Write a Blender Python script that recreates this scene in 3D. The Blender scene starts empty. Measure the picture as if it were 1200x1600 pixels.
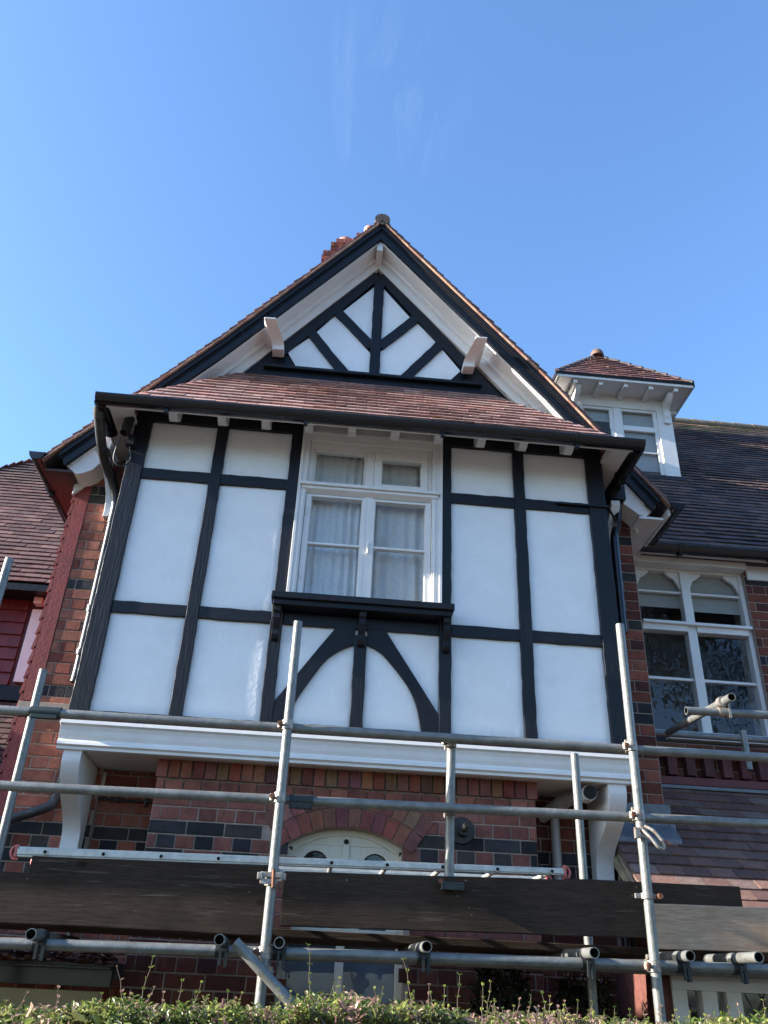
import bpy, math, random
from mathutils import Vector, Matrix
R_ = random.Random(7)
rad = math.radians
S = bpy.context.scene
COL = S.collection

# ---------------------------------------------------------------- camera, sky, sun, exposure
cam_d = bpy.data.cameras.new('camera'); cam = bpy.data.objects.new('camera', cam_d); COL.objects.link(cam)
def cam_axes(y, p, r):
    f = Vector((math.sin(y)*math.cos(p), math.cos(y)*math.cos(p), math.sin(p)))
    rt = Vector((math.cos(y), -math.sin(y), 0)); up = rt.cross(f)
    return rt*math.cos(r)+up*math.sin(r), up*math.cos(r)-rt*math.sin(r), f
cr, cu, cf = cam_axes(0.0645, 0.5261, 0.0471)
M = Matrix((( cr.x, cu.x, -cf.x, 0), (cr.y, cu.y, -cf.y, -5.5), (cr.z, cu.z, -cf.z, 1.6), (0, 0, 0, 1)))
cam.matrix_world = M
cam_d.sensor_fit = 'VERTICAL'; cam_d.sensor_height = 24; cam_d.lens = 1302.5/1600*24
cam_d.clip_start = .05; cam_d.clip_end = 2000
S.camera = cam

SUN_EL, SUN_AZ = rad(20), rad(3)          # azimuth: degrees in front of the facade plane, from the left
W = bpy.data.worlds.new('World'); S.world = W; W.use_nodes = True
nt = W.node_tree; N = nt.nodes; L = nt.links
bg = N['Background']
sky = N.new('ShaderNodeTexSky'); sky.sky_type = 'NISHITA'; sky.sun_disc = False
sky.sun_elevation = SUN_EL; sky.sun_rotation = rad(270)-SUN_AZ
sky.air_density = 1.15; sky.dust_density = 1.1; sky.ozone_density = 2.6; sky.altitude = 50
tc = N.new('ShaderNodeTexCoord')
mp = N.new('ShaderNodeMapping'); mp.inputs['Scale'].default_value = (16, 5, 2.5); mp.inputs['Rotation'].default_value = (0.15, 0.1, 0.5)
no = N.new('ShaderNodeTexNoise'); no.inputs['Scale'].default_value = 1.5; no.inputs['Detail'].default_value = 9; no.inputs['Roughness'].default_value = .62; no.inputs['Distortion'].default_value = .7
dotn = N.new('ShaderNodeVectorMath'); dotn.operation = 'DOT_PRODUCT'
wd = Vector((0.0145, 0.55, 0.835)).normalized(); dotn.inputs[1].default_value = wd
mr = N.new('ShaderNodeMapRange'); mr.inputs[1].default_value = .9950; mr.inputs[2].default_value = 1.0
mr2 = N.new('ShaderNodeMapRange'); mr2.inputs[1].default_value = .5; mr2.inputs[2].default_value = .8; mr2.inputs[4].default_value = .03
mul = N.new('ShaderNodeMath'); mul.operation = 'MULTIPLY'
mix = N.new('ShaderNodeMixRGB'); mix.inputs[2].default_value = (9, 9.6, 10.5, 1)
hs = N.new('ShaderNodeVectorMath'); hs.operation = 'MULTIPLY'; hs.inputs[1].default_value = (.80, .985, 1.2)
L.new(tc.outputs['Generated'], mp.inputs[0]); L.new(mp.outputs[0], no.inputs['Vector'])
L.new(tc.outputs['Generated'], dotn.inputs[0]); L.new(dotn.outputs['Value'], mr.inputs[0])
L.new(no.outputs['Fac'], mr2.inputs[0]); L.new(mr.outputs[0], mul.inputs[0]); L.new(mr2.outputs[0], mul.inputs[1])
L.new(mul.outputs[0], mix.inputs[0]); L.new(sky.outputs[0], hs.inputs[0]); L.new(hs.outputs[0], mix.inputs[1]); L.new(mix.outputs[0], bg.inputs[0])
bg.inputs[1].default_value = 0.10

sd = bpy.data.lights.new('sun', 'SUN'); sd.energy = 5.0; sd.angle = rad(.5); sd.color = (1, .92, .80)
sun = bpy.data.objects.new('sun', sd); COL.objects.link(sun)
sv = Vector((-math.cos(SUN_EL)*math.cos(SUN_AZ), -math.cos(SUN_EL)*math.sin(SUN_AZ), math.sin(SUN_EL)))
sun.rotation_euler = sv.to_track_quat('Z', 'Y').to_euler(); sun.location = sv*40
S.view_settings.view_transform = 'Standard'; S.view_settings.look = 'None'; S.view_settings.gamma = 1
S.view_settings.exposure = 1.88
S.cycles.max_bounces = 8; S.cycles.transparent_max_bounces = 12; S.cycles.caustics_reflective = False

# ---------------------------------------------------------------- materials
def mat(name, col=(.5, .5, .5), rough=.6, metal=0., tint=False, nscale=8, namt=.18, bump=.0, bscale=60, coat=0, spec=.5,
        stretch=(1, 1, 1), spots=None, fine=0.0):
    m = bpy.data.materials.new(name); m.use_nodes = True
    t = m.node_tree; n = t.nodes; l = t.links; b = n['Principled BSDF']
    b.inputs['Roughness'].default_value = rough; b.inputs['Metallic'].default_value = metal
    b.inputs['Coat Weight'].default_value = coat; b.inputs['Specular IOR Level'].default_value = spec
    tcn = n.new('ShaderNodeTexCoord'); mpn = n.new('ShaderNodeMapping'); mpn.inputs['Scale'].default_value = stretch
    l.new(tcn.outputs['Object'], mpn.inputs[0])
    ns = n.new('ShaderNodeTexNoise'); ns.inputs['Scale'].default_value = nscale; ns.inputs['Detail'].default_value = 7; ns.inputs['Roughness'].default_value = .65
    l.new(mpn.outputs[0], ns.inputs['Vector'])
    rg = n.new('ShaderNodeMapRange'); rg.inputs[1].default_value = .3; rg.inputs[2].default_value = .7
    rg.inputs[3].default_value = 1-namt; rg.inputs[4].default_value = 1+namt
    l.new(ns.outputs['Fac'], rg.inputs[0])
    vm = n.new('ShaderNodeVectorMath'); vm.operation = 'SCALE'; l.new(rg.outputs[0], vm.inputs['Scale'])
    if tint:
        at = n.new('ShaderNodeAttribute'); at.attribute_name = 'tint'; l.new(at.outputs['Color'], vm.inputs[0])
    else: vm.inputs[0].default_value = col
    last = vm.outputs[0]
    if spots:      # (colour, scale, lo, hi, amount): stains, rust, moss with a shape of their own
        for (c, sc, lo, hi, am) in spots:
            n2 = n.new('ShaderNodeTexNoise'); n2.inputs['Scale'].default_value = sc; n2.inputs['Detail'].default_value = 8; n2.inputs['Roughness'].default_value = .7
            l.new(mpn.outputs[0], n2.inputs['Vector'])
            r2 = n.new('ShaderNodeMapRange'); r2.inputs[1].default_value = lo; r2.inputs[2].default_value = hi; r2.inputs[4].default_value = am
            l.new(n2.outputs['Fac'], r2.inputs[0])
            mx = n.new('ShaderNodeMixRGB'); mx.inputs[2].default_value = (*c, 1); l.new(r2.outputs[0], mx.inputs[0]); l.new(last, mx.inputs[1]); last = mx.outputs[0]
    l.new(last, b.inputs['Base Color'])
    r3 = n.new('ShaderNodeMapRange'); r3.inputs[3].default_value = max(0, rough-.12); r3.inputs[4].default_value = min(1, rough+.12); l.new(ns.outputs['Fac'], r3.inputs[0]); l.new(r3.outputs[0], b.inputs['Roughness'])
    if bump:
        nb = n.new('ShaderNodeTexNoise'); nb.inputs['Scale'].default_value = bscale; nb.inputs['Detail'].default_value = 6; nb.inputs['Roughness'].default_value = .6
        l.new(mpn.outputs[0], nb.inputs['Vector'])
        bp = n.new('ShaderNodeBump'); bp.inputs['Strength'].default_value = 1; bp.inputs['Distance'].default_value = bump
        l.new(nb.outputs['Fac'], bp.inputs['Height']); l.new(bp.outputs[0], b.inputs['Normal'])
        if fine:
            nb2 = n.new('ShaderNodeTexNoise'); nb2.inputs['Scale'].default_value = 4.5; nb2.inputs['Detail'].default_value = 3
            l.new(mpn.outputs[0], nb2.inputs['Vector'])
            b2 = n.new('ShaderNodeBump'); b2.inputs['Distance'].default_value = fine; l.new(nb2.outputs['Fac'], b2.inputs['Height'])
            l.new(b2.outputs[0], bp.inputs['Normal'])
    return m
def glassmat(name, wav=.00012):
    m = bpy.data.materials.new(name); m.use_nodes = True; t = m.node_tree; n = t.nodes; l = t.links
    n.remove(n['Principled BSDF']); out = n['Material Output']
    tr = n.new('ShaderNodeBsdfTransparent'); tr.inputs[0].default_value = (.98, .99, .99, 1)
    gl = n.new('ShaderNodeBsdfGlossy'); gl.inputs['Roughness'].default_value = .015
    fr = n.new('ShaderNodeFresnel'); fr.inputs[0].default_value = 1.62
    nb = n.new('ShaderNodeTexNoise'); nb.inputs['Scale'].default_value = 7; nb.inputs['Detail'].default_value = 2
    tcn = n.new('ShaderNodeTexCoord'); l.new(tcn.outputs['Object'], nb.inputs['Vector'])
    bp = n.new('ShaderNodeBump'); bp.inputs['Distance'].default_value = wav*6; l.new(nb.outputs['Fac'], bp.inputs['Height']); l.new(bp.outputs[0], gl.inputs['Normal'])
    ge = n.new('ShaderNodeNewGeometry'); ml = n.new('ShaderNodeMath'); ml.operation = 'MULTIPLY'; sb = n.new('ShaderNodeMath'); sb.operation = 'SUBTRACT'; sb.inputs[0].default_value = 1; l.new(ge.outputs['Backfacing'], sb.inputs[1]); l.new(fr.outputs[0], ml.inputs[0]); l.new(sb.outputs[0], ml.inputs[1])
    mx = n.new('ShaderNodeMixShader'); l.new(ml.outputs[0], mx.inputs[0]); l.new(tr.outputs[0], mx.inputs[1]); l.new(gl.outputs[0], mx.inputs[2]); l.new(mx.outputs[0], out.inputs[0])
    return m
def leafmat(name):
    m = bpy.data.materials.new(name); m.use_nodes = True; t = m.node_tree; n = t.nodes; l = t.links
    b = n['Principled BSDF']; out = n['Material Output']; b.inputs['Roughness'].default_value = .38
    at = n.new('ShaderNodeAttribute'); at.attribute_name = 'tint'
    tl = n.new('ShaderNodeBsdfTranslucent'); mx = n.new('ShaderNodeMixShader'); mx.inputs[0].default_value = .35
    l.new(at.outputs['Color'], b.inputs['Base Color']); l.new(at.outputs['Color'], tl.inputs[0])
    l.new(b.outputs[0], mx.inputs[1]); l.new(tl.outputs[0], mx.inputs[2]); l.new(mx.outputs[0], out.inputs[0])
    return m
def clothmat(name, col):
    m = mat(name, col, .9, nscale=30, namt=.08); t = m.node_tree; n = t.nodes; l = t.links
    b = n['Principled BSDF']; out = n['Material Output']; tl = n.new('ShaderNodeBsdfTranslucent'); tl.inputs[0].default_value = (*col, 1)
    mx = n.new('ShaderNodeMixShader'); mx.inputs[0].default_value = .06
    l.new(b.outputs[0], mx.inputs[1]); l.new(tl.outputs[0], mx.inputs[2]); l.new(mx.outputs[0], out.inputs[0]); return m
PLASTER = mat('white_painted_render', (.83, .84, .85), .5, nscale=3, namt=.045, bump=.0035, bscale=30, fine=.006,
              spots=[((.58, .57, .55), 2.6, .5, .8, .32), ((.55, .52, .47), 9, .64, .85, .4), ((.35, .33, .3), 60, .72, .8, .5)])
BLACK = mat('black_timber_paint', (.006, .007, .011), .42, spec=.3, nscale=14, namt=.3, bump=.0035, bscale=22, stretch=(1, 1, 1), spots=[((.06, .06, .065), 45, .66, .8, .5)])
BLACKV = mat('black_timber_paint_upright', (.006, .007, .011), .42, spec=.35, nscale=14, namt=.4, bump=.0028, bscale=16, stretch=(4, 4, .35), spots=[((.05, .05, .055), 30, .68, .8, .6)])
BLACKH = mat('black_timber_paint_level', (.006, .007, .011), .42, spec=.35, nscale=14, namt=.4, bump=.0028, bscale=16, stretch=(.35, 4, 4), spots=[((.05, .05, .055), 30, .68, .8, .6)])
WHITE = mat('white_gloss_wood', (.74, .72, .70), .38, nscale=5, namt=.06, bump=.0008, bscale=25, spots=[((.45, .38, .30), 9, .68, .85, .45)])
CREAM = mat('cream_wood', (.66, .60, .47), .5, nscale=5, namt=.08, bump=.001, bscale=30)
CREAMD = mat('weathered_cream_fascia', (.30, .26, .16), .6, nscale=5, namt=.15, bump=.001, bscale=30)
BRICK = mat('brick', tint=True, rough=.88, spec=.25, nscale=16, namt=.32, bump=.004, bscale=90, spots=[((.45, .38, .33), 14, .66, .85, .35), ((.05, .04, .04), 7, .62, .85, .45)])
MORTAR = mat('mortar', (.33, .26, .215), .95, nscale=20, namt=.25, bump=.003, bscale=120, spots=[((.12, .09, .08), 5, .52, .8, .6)])
TILE = mat('clay_roof_tile', tint=True, rough=.66, spec=.35, nscale=25, namt=.28, bump=.003, bscale=70, spots=[((.30, .27, .22), 22, .66, .82, .4), ((.03, .03, .03), 6, .58, .8, .5)])
REDP = mat('red_painted_tile', (.23, .036, .03), .62, nscale=9, namt=.22, bump=.002, bscale=50)
REDD = mat('dark_red_hung_tile', (.13, .022, .022), .5, nscale=12, namt=.3, bump=.002, bscale=50)
PLASTIC = mat('black_plastic_gutter', (.010, .010, .012), .22, nscale=20, namt=.3)
OLDPIPE = mat('old_black_iron_pipe', (.035, .035, .037), .34, nscale=20, namt=.4, bump=.002, bscale=60, spots=[((.16, .15, .14), 28, .6, .75, .6)])
GALV = mat('galvanised_scaffold_tube', (.185, .19, .182), .44, .35, nscale=14, namt=.28, bump=.002, bscale=60, spots=[((.10, .08, .065), 10, .55, .75, .75), ((.45, .44, .40), 26, .63, .74, .75)])
RUST = mat('rusty_steel', (.17, .075, .045), .7, .4, nscale=40, namt=.4, bump=.002, bscale=120)
CLAMP = mat('coupler_steel', (.33, .31, .28), .5, .6, nscale=40, namt=.35, bump=.002, bscale=120, spots=[((.2, .08, .045), 30, .5, .66, .8)])
DKSTEEL = mat('dark_steel', (.03, .035, .035), .5, .4, nscale=30, namt=.4)
ALU = mat('aluminium_ladder', (.50, .50, .48), .4, .5, nscale=25, namt=.2, bump=.001, bscale=60, spots=[((.25, .24, .22), 18, .58, .8, .6)])
PINKCAP = mat('faded_red_plastic', (.50, .13, .11), .5)
HOLE = mat('tube_bore', (.01, .01, .01), .9)
def boardmat(name, c0, c1, c2, stain):
    m = bpy.data.materials.new(name); m.use_nodes = True; t = m.node_tree; n = t.nodes; l = t.links; b = n['Principled BSDF']
    b.inputs['Roughness'].default_value = .88; b.inputs['Specular IOR Level'].default_value = .15
    tcn = n.new('ShaderNodeTexCoord'); mp_ = n.new('ShaderNodeMapping'); mp_.inputs['Scale'].default_value = (1, 1, 14); l.new(tcn.outputs['Object'], mp_.inputs[0])
    def noise(v, sc, de=8, ro=.65, di=0):
        x = n.new('ShaderNodeTexNoise'); x.inputs['Scale'].default_value = sc; x.inputs['Detail'].default_value = de; x.inputs['Roughness'].default_value = ro; x.inputs['Distortion'].default_value = di; l.new(v, x.inputs['Vector']); return x.outputs['Fac']
    def mr_(v, a, c, d=0, e=1):
        x = n.new('ShaderNodeMapRange'); x.inputs[1].default_value = a; x.inputs[2].default_value = c; x.inputs[3].default_value = d; x.inputs[4].default_value = e; l.new(v, x.inputs[0]); return x.outputs[0]
    def mx_(f, a, c):
        x = n.new('ShaderNodeMixRGB'); l.new(f, x.inputs[0])
        for k, q in ((1, a), (2, c)):
            if isinstance(q, tuple): x.inputs[k].default_value = (*q, 1)
            else: l.new(q, x.inputs[k])
        return x.outputs[0]
    O = tcn.outputs['Object']
    grain = noise(mp_.outputs[0], 9, 10, .7, .6); col = mx_(mr_(grain, .35, .68), c0, c1)
    col = mx_(mr_(noise(O, 2.3), .45, .7, 0, .75), col, stain); col = mx_(mr_(noise(mp_.outputs[0], 3.2, 6), .6, .72, 0, .8), col, c2)
    vo = n.new('ShaderNodeTexVoronoi'); vo.inputs['Scale'].default_value = 3.4; mk = n.new('ShaderNodeMapping'); mk.inputs['Scale'].default_value = (.7, .3, 1.2); l.new(O, mk.inputs[0]); l.new(mk.outputs[0], vo.inputs['Vector'])
    col = mx_(mr_(vo.outputs['Distance'], .045, .085, .9, 0), col, tuple(q*.25 for q in c0))
    v2 = n.new('ShaderNodeTexVoronoi'); v2.inputs['Scale'].default_value = 26; l.new(O, v2.inputs['Vector'])
    msk = n.new('ShaderNodeMath'); msk.operation = 'MULTIPLY'; l.new(mr_(v2.outputs['Distance'], .07, .11, 1, 0), msk.inputs[0]); l.new(mr_(noise(O, 3.1), .54, .6), msk.inputs[1])
    col = mx_(msk.outputs[0], col, (.30, .29, .26)); l.new(col, b.inputs['Base Color'])
    bp = n.new('ShaderNodeBump'); bp.inputs['Distance'].default_value = .004; l.new(grain, bp.inputs['Height']); l.new(bp.outputs[0], b.inputs['Normal']); return m
BOARD = boardmat('dark_weathered_board', (.062, .043, .032), (.026, .018, .014), (.125, .098, .076), (.018, .013, .010))
BOARDL = boardmat('pale_weathered_board', (.52, .37, .26), (.32, .215, .15), (.60, .50, .41), (.28, .18, .12))
LEADM = mat('lead_sheet', (.16, .17, .19), .5, .4, nscale=10, namt=.25)
PVCG = mat('grey_plastic_pipe', (.36, .33, .31), .35, nscale=8, namt=.15)
PVCW = mat('white_plastic', (.75, .74, .70), .35, nscale=8, namt=.06)
RUBBER = mat('black_rubber', (.015, .015, .017), .45)
NET = clothmat('net_curtain', (.66, .67, .68))
DRAPE = clothmat('lined_curtain', (.62, .60, .575))
BLIND = clothmat('roller_blind', (.36, .35, .33))
ROOM = mat('dark_interior', (.05, .05, .055), .9)
GLASS = glassmat('window_glass'); GLASSF = glassmat('old_window_glass', .0004)
TERRA = mat('terracotta', (.42, .19, .14), .6, nscale=20, namt=.2, bump=.002, bscale=60)
LEAF = leafmat('hedge_leaf')
TWIG = mat('twig_bark', (.10, .075, .055), .8, nscale=30, namt=.3)
LITTER = mat('dead_leaves', (.10, .045, .03), .8, tint=True, nscale=40, namt=.3)
LEADING = mat('lead_came', (.12, .12, .13), .5)
GROUND = mat('gravel_soil', (.10, .085, .07), .95, nscale=3, namt=.4, bump=.02, bscale=20)
PAVE = mat('stone_paving', (.13, .12, .105), .9, nscale=4, namt=.2, bump=.004, bscale=30)

# ---------------------------------------------------------------- mesh helpers
class MB:
    def __init__(s): s.v = []; s.f = []; s.c = []; s.m = []; s.sm = []
    def add(s, vs, fs, col=None, mi=0, smooth=False):
        o = len(s.v); s.v += [tuple(p) for p in vs]; s.c += [col or (1, 1, 1)]*len(vs)
        for f in fs: s.f.append([i+o for i in f]); s.m.append(mi); s.sm.append(smooth)
    def box(s, x0, x1, y0, y1, z0, z1, col=None, mi=0):
        vs = [(x, y, z) for x in (x0, x1) for y in (y0, y1) for z in (z0, z1)]
        s.add(vs, [(0, 1, 3, 2), (4, 6, 7, 5), (0, 4, 5, 1), (2, 3, 7, 6), (0, 2, 6, 4), (1, 5, 7, 3)], col, mi)
    def hexa(s, P, col=None, mi=0):       # 8 points, bottom ring then top ring
        s.add(P, [(3, 2, 1, 0), (4, 5, 6, 7), (0, 1, 5, 4), (1, 2, 6, 5), (2, 3, 7, 6), (3, 0, 4, 7)], col, mi)
    def prism(s, poly, y0, y1, mi=0, axis='y', col=None):   # polygon of (a,b) extruded along an axis
        n = len(poly)
        P = {'y': lambda a, b, t: (a, t, b), 'x': lambda a, b, t: (t, a, b), 'z': lambda a, b, t: (a, b, t)}[axis]
        vs = [P(a, b, y0) for a, b in poly]+[P(a, b, y1) for a, b in poly]
        fs = [list(range(n)), list(range(2*n-1, n-1, -1))]+[(i, i+n, (i+1) % n+n, (i+1) % n) for i in range(n)]
        s.add(vs, fs, col, mi)
    def tube(s, pts, r, n=12, caps=True, mi=0, hollow=0, bore=1):
        pts = [Vector(p) for p in pts]; rs = r if isinstance(r, (list, tuple)) else [r]*len(pts)
        rings = []; t0 = (pts[1]-pts[0]).normalized(); a = Vector((0, 0, 1)) if abs(t0.z) < .9 else Vector((0, 1, 0))
        u = t0.cross(a).normalized()
        for i, p in enumerate(pts):
            t = ((pts[min(i+1, len(pts)-1)]-p).normalized()+(p-pts[max(i-1, 0)]).normalized()).normalized() if 0 < i < len(pts)-1 else ((pts[1]-pts[0]) if i == 0 else (pts[-1]-pts[-2])).normalized()
            u = (u-t*u.dot(t)).normalized(); w = t.cross(u)
            rings.append([p+(u*math.cos(2*math.pi*k/n)+w*math.sin(2*math.pi*k/n))*rs[i] for k in range(n)])
        vs = [q for rg in rings for q in rg]; fs = []
        for i in range(len(rings)-1):
            for k in range(n): fs.append((i*n+k, i*n+(k+1) % n, (i+1)*n+(k+1) % n, (i+1)*n+k))
        s.add(vs, fs, None, mi, True)
        for e, (rg, ce, dr) in enumerate(((rings[0], pts[0], (pts[1]-pts[0]).normalized()), (rings[-1], pts[-1], (pts[-2]-pts[-1]).normalized()))):
            if not caps: continue
            if hollow:
                q = [ce+(x-ce)*hollow for x in rg]; d = [x+dr*.12 for x in q]
                s.add(list(rg)+q, [(k, (k+1) % n, n+(k+1) % n, n+k) for k in range(n)], None, mi)
                s.add(q+d, [(k, (k+1) % n, n+(k+1) % n, n+k) for k in range(n)]+[[n+k for k in range(n)]], None, bore)
            else: s.add(list(rg), [list(range(n))], None, mi)
    def build(s, name, mats, parent=None, bevel=0, loc=None):
        me = bpy.data.meshes.new(name); me.from_pydata(s.v, [], s.f)
        mats = mats if isinstance(mats, (list, tuple)) else [mats]
        for m in mats: me.materials.append(m)
        me.polygons.foreach_set('material_index', [min(i, len(mats)-1) for i in s.m]); me.polygons.foreach_set('use_smooth', s.sm)
        a = me.attributes.new('tint', 'FLOAT_COLOR', 'POINT'); a.data.foreach_set('color', [c for t in s.c for c in (*t, 1)])
        me.update()
        o = bpy.data.objects.new(name, me); COL.objects.link(o)
        if parent is not None: o.parent = parent
        if bevel:
            b = o.modifiers.new('bevel', 'BEVEL'); b.width = bevel; b.segments = 2; b.limit_method = 'ANGLE'; b.angle_limit = rad(40); b.harden_normals = False
        return o
def tag(o, label, cat, group=None, kind=None):
    if label: o['label'] = label
    if cat: o['category'] = cat
    if group: o['group'] = group
    if kind: o['kind'] = kind
    return o
def thing(name, label, cat, group=None):
    o = bpy.data.objects.new(name, None); COL.objects.link(o); o.empty_display_size = .1
    return tag(o, label, cat, group)
def box(name, m, par, *a, bevel=.003):
    b = MB(); b.box(*a); return b.build(name, m, par, bevel)

def jit(a): return R_.uniform(-a, a)
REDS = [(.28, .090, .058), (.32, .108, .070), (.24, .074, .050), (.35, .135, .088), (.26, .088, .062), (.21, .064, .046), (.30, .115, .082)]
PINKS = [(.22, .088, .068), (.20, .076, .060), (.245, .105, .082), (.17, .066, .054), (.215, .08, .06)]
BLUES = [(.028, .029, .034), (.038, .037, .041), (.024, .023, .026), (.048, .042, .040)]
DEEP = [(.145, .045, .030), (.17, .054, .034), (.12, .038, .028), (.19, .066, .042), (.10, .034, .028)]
def bricks(b, x0, x1, z0, z1, y, pal=REDS, dark=None, cut=None, course=.0835, soldier=None, depth=.010):
    """English bond of separate bricks, faces towards -y; dark(row z, header, column) picks the blue bricks; cut(x, z) leaves an opening."""
    row = 0; z = math.floor(z0/course)*course; row = round(z/course)
    while z < z1-.005:
        hd = row % 2 == 0
        w = .118 if hd else .236
        x = x0-(.059 if hd else 0)-(0 if hd else .0); k = 0
        while x < x1-.004:
            a, c = max(x, x0), min(x+w, x1)
            if c-a > .02:
                za, zb = max(z, z0), min(z+course, z1)
                if zb-za > .02 and not (cut and cut((a+c)/2, (za+zb)/2)):
                    col = R_.choice(BLUES) if (dark and dark(row, k, z)) else R_.choice(pal)
                    v = R_.uniform(.82, 1.15); col = tuple(min(1, q*v) for q in col)
                    j = .0045; d = y-jit(.0018); e = .003
                    xa, xb, zc, zd = a+j+jit(.0012), c-j+jit(.0012), za+j+jit(.001), zb-j+jit(.001)
                    f = [(xa+e, d, zc+e), (xb-e, d, zc+e), (xb-e, d, zd-e), (xa+e, d, zd-e)]
                    g = [(xa, d+e, zc), (xb, d+e, zc), (xb, d+e, zd), (xa, d+e, zd)]
                    h = [(p[0], d+depth, p[2]) for p in g]
                    b.add(f+g+h, [(0, 1, 2, 3), (4, 5, 1, 0), (5, 6, 2, 1), (6, 7, 3, 2), (7, 4, 0, 3), (8, 9, 5, 4), (9, 10, 6, 5), (10, 11, 7, 6), (11, 8, 4, 7)], col)
            x += w; k += 1
        z += course; row += 1

TP = [(.155, .070, .060), (.185, .085, .070), (.125, .058, .055), (.22, .105, .085), (.10, .05, .05), (.17, .095, .085)]
TR = [(.34, .20, .175), (.30, .18, .16), (.39, .25, .22), (.27, .155, .14), (.36, .19, .16)]
TD = [(.070, .043, .038), (.086, .051, .044), (.056, .037, .034), (.108, .062, .052), (.046, .033, .031)]
def tiles(b, O, u, v, rows, rng, pal, gauge=.1, w=.165, th=.011, colf=None, sag=.004, lift=.027):
    """plain clay tiles, one box each: O eave origin, u along the eave, v up the slope, rng(row)->(a, b) extent along u"""
    O, u, v = Vector(O), Vector(u).normalized(), Vector(v).normalized(); n = u.cross(v).normalized()
    if n.z < 0: n = -n
    for r in range(rows):
        a, c = rng(r)
        if c-a < .03: continue
        x = math.floor(a/w)*w+(w/2 if r % 2 else 0)-w
        while x < c:
            p, q = max(x+.0015, a), min(x+w-.0015, c)
            if q-p > .015:
                col = R_.choice(colf(r, (p+q)/2) if colf else pal); k = R_.uniform(.8, 1.2); col = tuple(t*k for t in col)
                dz = jit(.0022)+sag*math.sin(x*1.7+r*.3); lo = r*gauge+jit(.003); hi = r*gauge+gauge*1.55; t0 = lift+dz; ln = jit(.0015)
                P = []
                for (s_, h_) in ((p, 0), (q, 0)): pass
                bl = [O+u*p+v*lo+n*(t0-th+ln), O+u*q+v*lo+n*(t0-th-ln), O+u*q+v*hi+n*(-.004), O+u*p+v*hi+n*(-.004)]
                tl = [O+u*p+v*lo+n*(t0+ln), O+u*q+v*lo+n*(t0-ln), O+u*q+v*hi+n*(th-.004), O+u*p+v*hi+n*(th-.004)]
                b.hexa(bl+tl, col)
            x += w

def member(b, p0, p1, w, y0, y1, mi=0, seg=.07, j=.0028, w1=None):
    """straight timber in the xz plane with slightly uneven hand-painted edges"""
    p0, p1 = Vector((p0[0], p0[1])), Vector((p1[0], p1[1])); d = p1-p0; ln = d.length; d.normalize(); q = Vector((-d.y, d.x))
    k = max(1, int(ln/seg)); Lp, Rp = [], []; w1 = w1 or w
    for i in range(k+1):
        c = p0+d*(ln*i/k); ww = (w+(w1-w)*i/k)/2
        Lp.append(c+q*(ww+jit(j))); Rp.append(c-q*(ww+jit(j)))
    n = k+1; vs = []
    for y in (y0, y1):
        vs += [(p.x, y, p.y) for p in Lp]+[(p.x, y, p.y) for p in Rp]
    fs = []
    for i in range(k):
        a, b_, c, e = i, i+1, n+i+1, n+i; m = 2*n
        fs += [(a, b_, c, e), (a+m, e+m, c+m, b_+m), (a, a+m, b_+m, b_), (e, c, c+m, e+m)]
    fs += [(0, n, 3*n, 2*n), (n-1, 3*n-1, 4*n-1, 2*n-1)]
    b.add(vs, fs, None, mi)
def band(b, A, B, y0, y1, mi=0):
    """strip between two curves A and B (lists of (x, z)) extruded in y"""
    n = len(A); vs = [(p[0], y0, p[1]) for p in A]+[(p[0], y0, p[1]) for p in B]+[(p[0], y1, p[1]) for p in A]+[(p[0], y1, p[1]) for p in B]
    fs = []
    for i in range(n-1):
        m = 2*n; fs += [(i, i+1, n+i+1, n+i), (i+m, n+i+m, n+i+1+m, i+1+m), (i, i+m, i+1+m, i+1), (n+i, n+i+1, n+i+1+m, n+i+m)]
    fs += [(0, n, 3*n, 2*n), (n-1, 3*n-1, 4*n-1, 2*n-1)]
    b.add(vs, fs, None, mi)

# ---------------------------------------------------------------- ground
b = MB(); b.add([(-300, -300, 0), (300, -300, 0), (300, 300, 0), (-300, 300, 0)], [(0, 1, 2, 3)]); tag(b.build('ground', GROUND), None, None, kind='structure')
b = MB(); b.box(-6, 8, -1.6, .1, -.1, .03); tag(b.build('path', PAVE), None, None, kind='structure')

# ================================================================ THE TIMBER-FRAMED HOUSE
H = thing('timber_framed_house', 'black and white timber framed gabled house with a jettied bay over red brick', 'house')
Z0, Z1 = 3.13, 5.45
# --- bay box behind the panels (solid shell with an opening for the window)
b = MB()
for a in ((-1.62, -.34, .03, .45), (.82, 2.08, .03, .45)): b.box(a[0], a[1], a[2], a[3], 2.90, 5.55)
b.box(-.338, .818, .03, .45, 2.90, 4.03); b.box(-.338, .818, .03, .45, 5.47, 5.55)
b.build('bay_box', BLACK, H)
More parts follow.
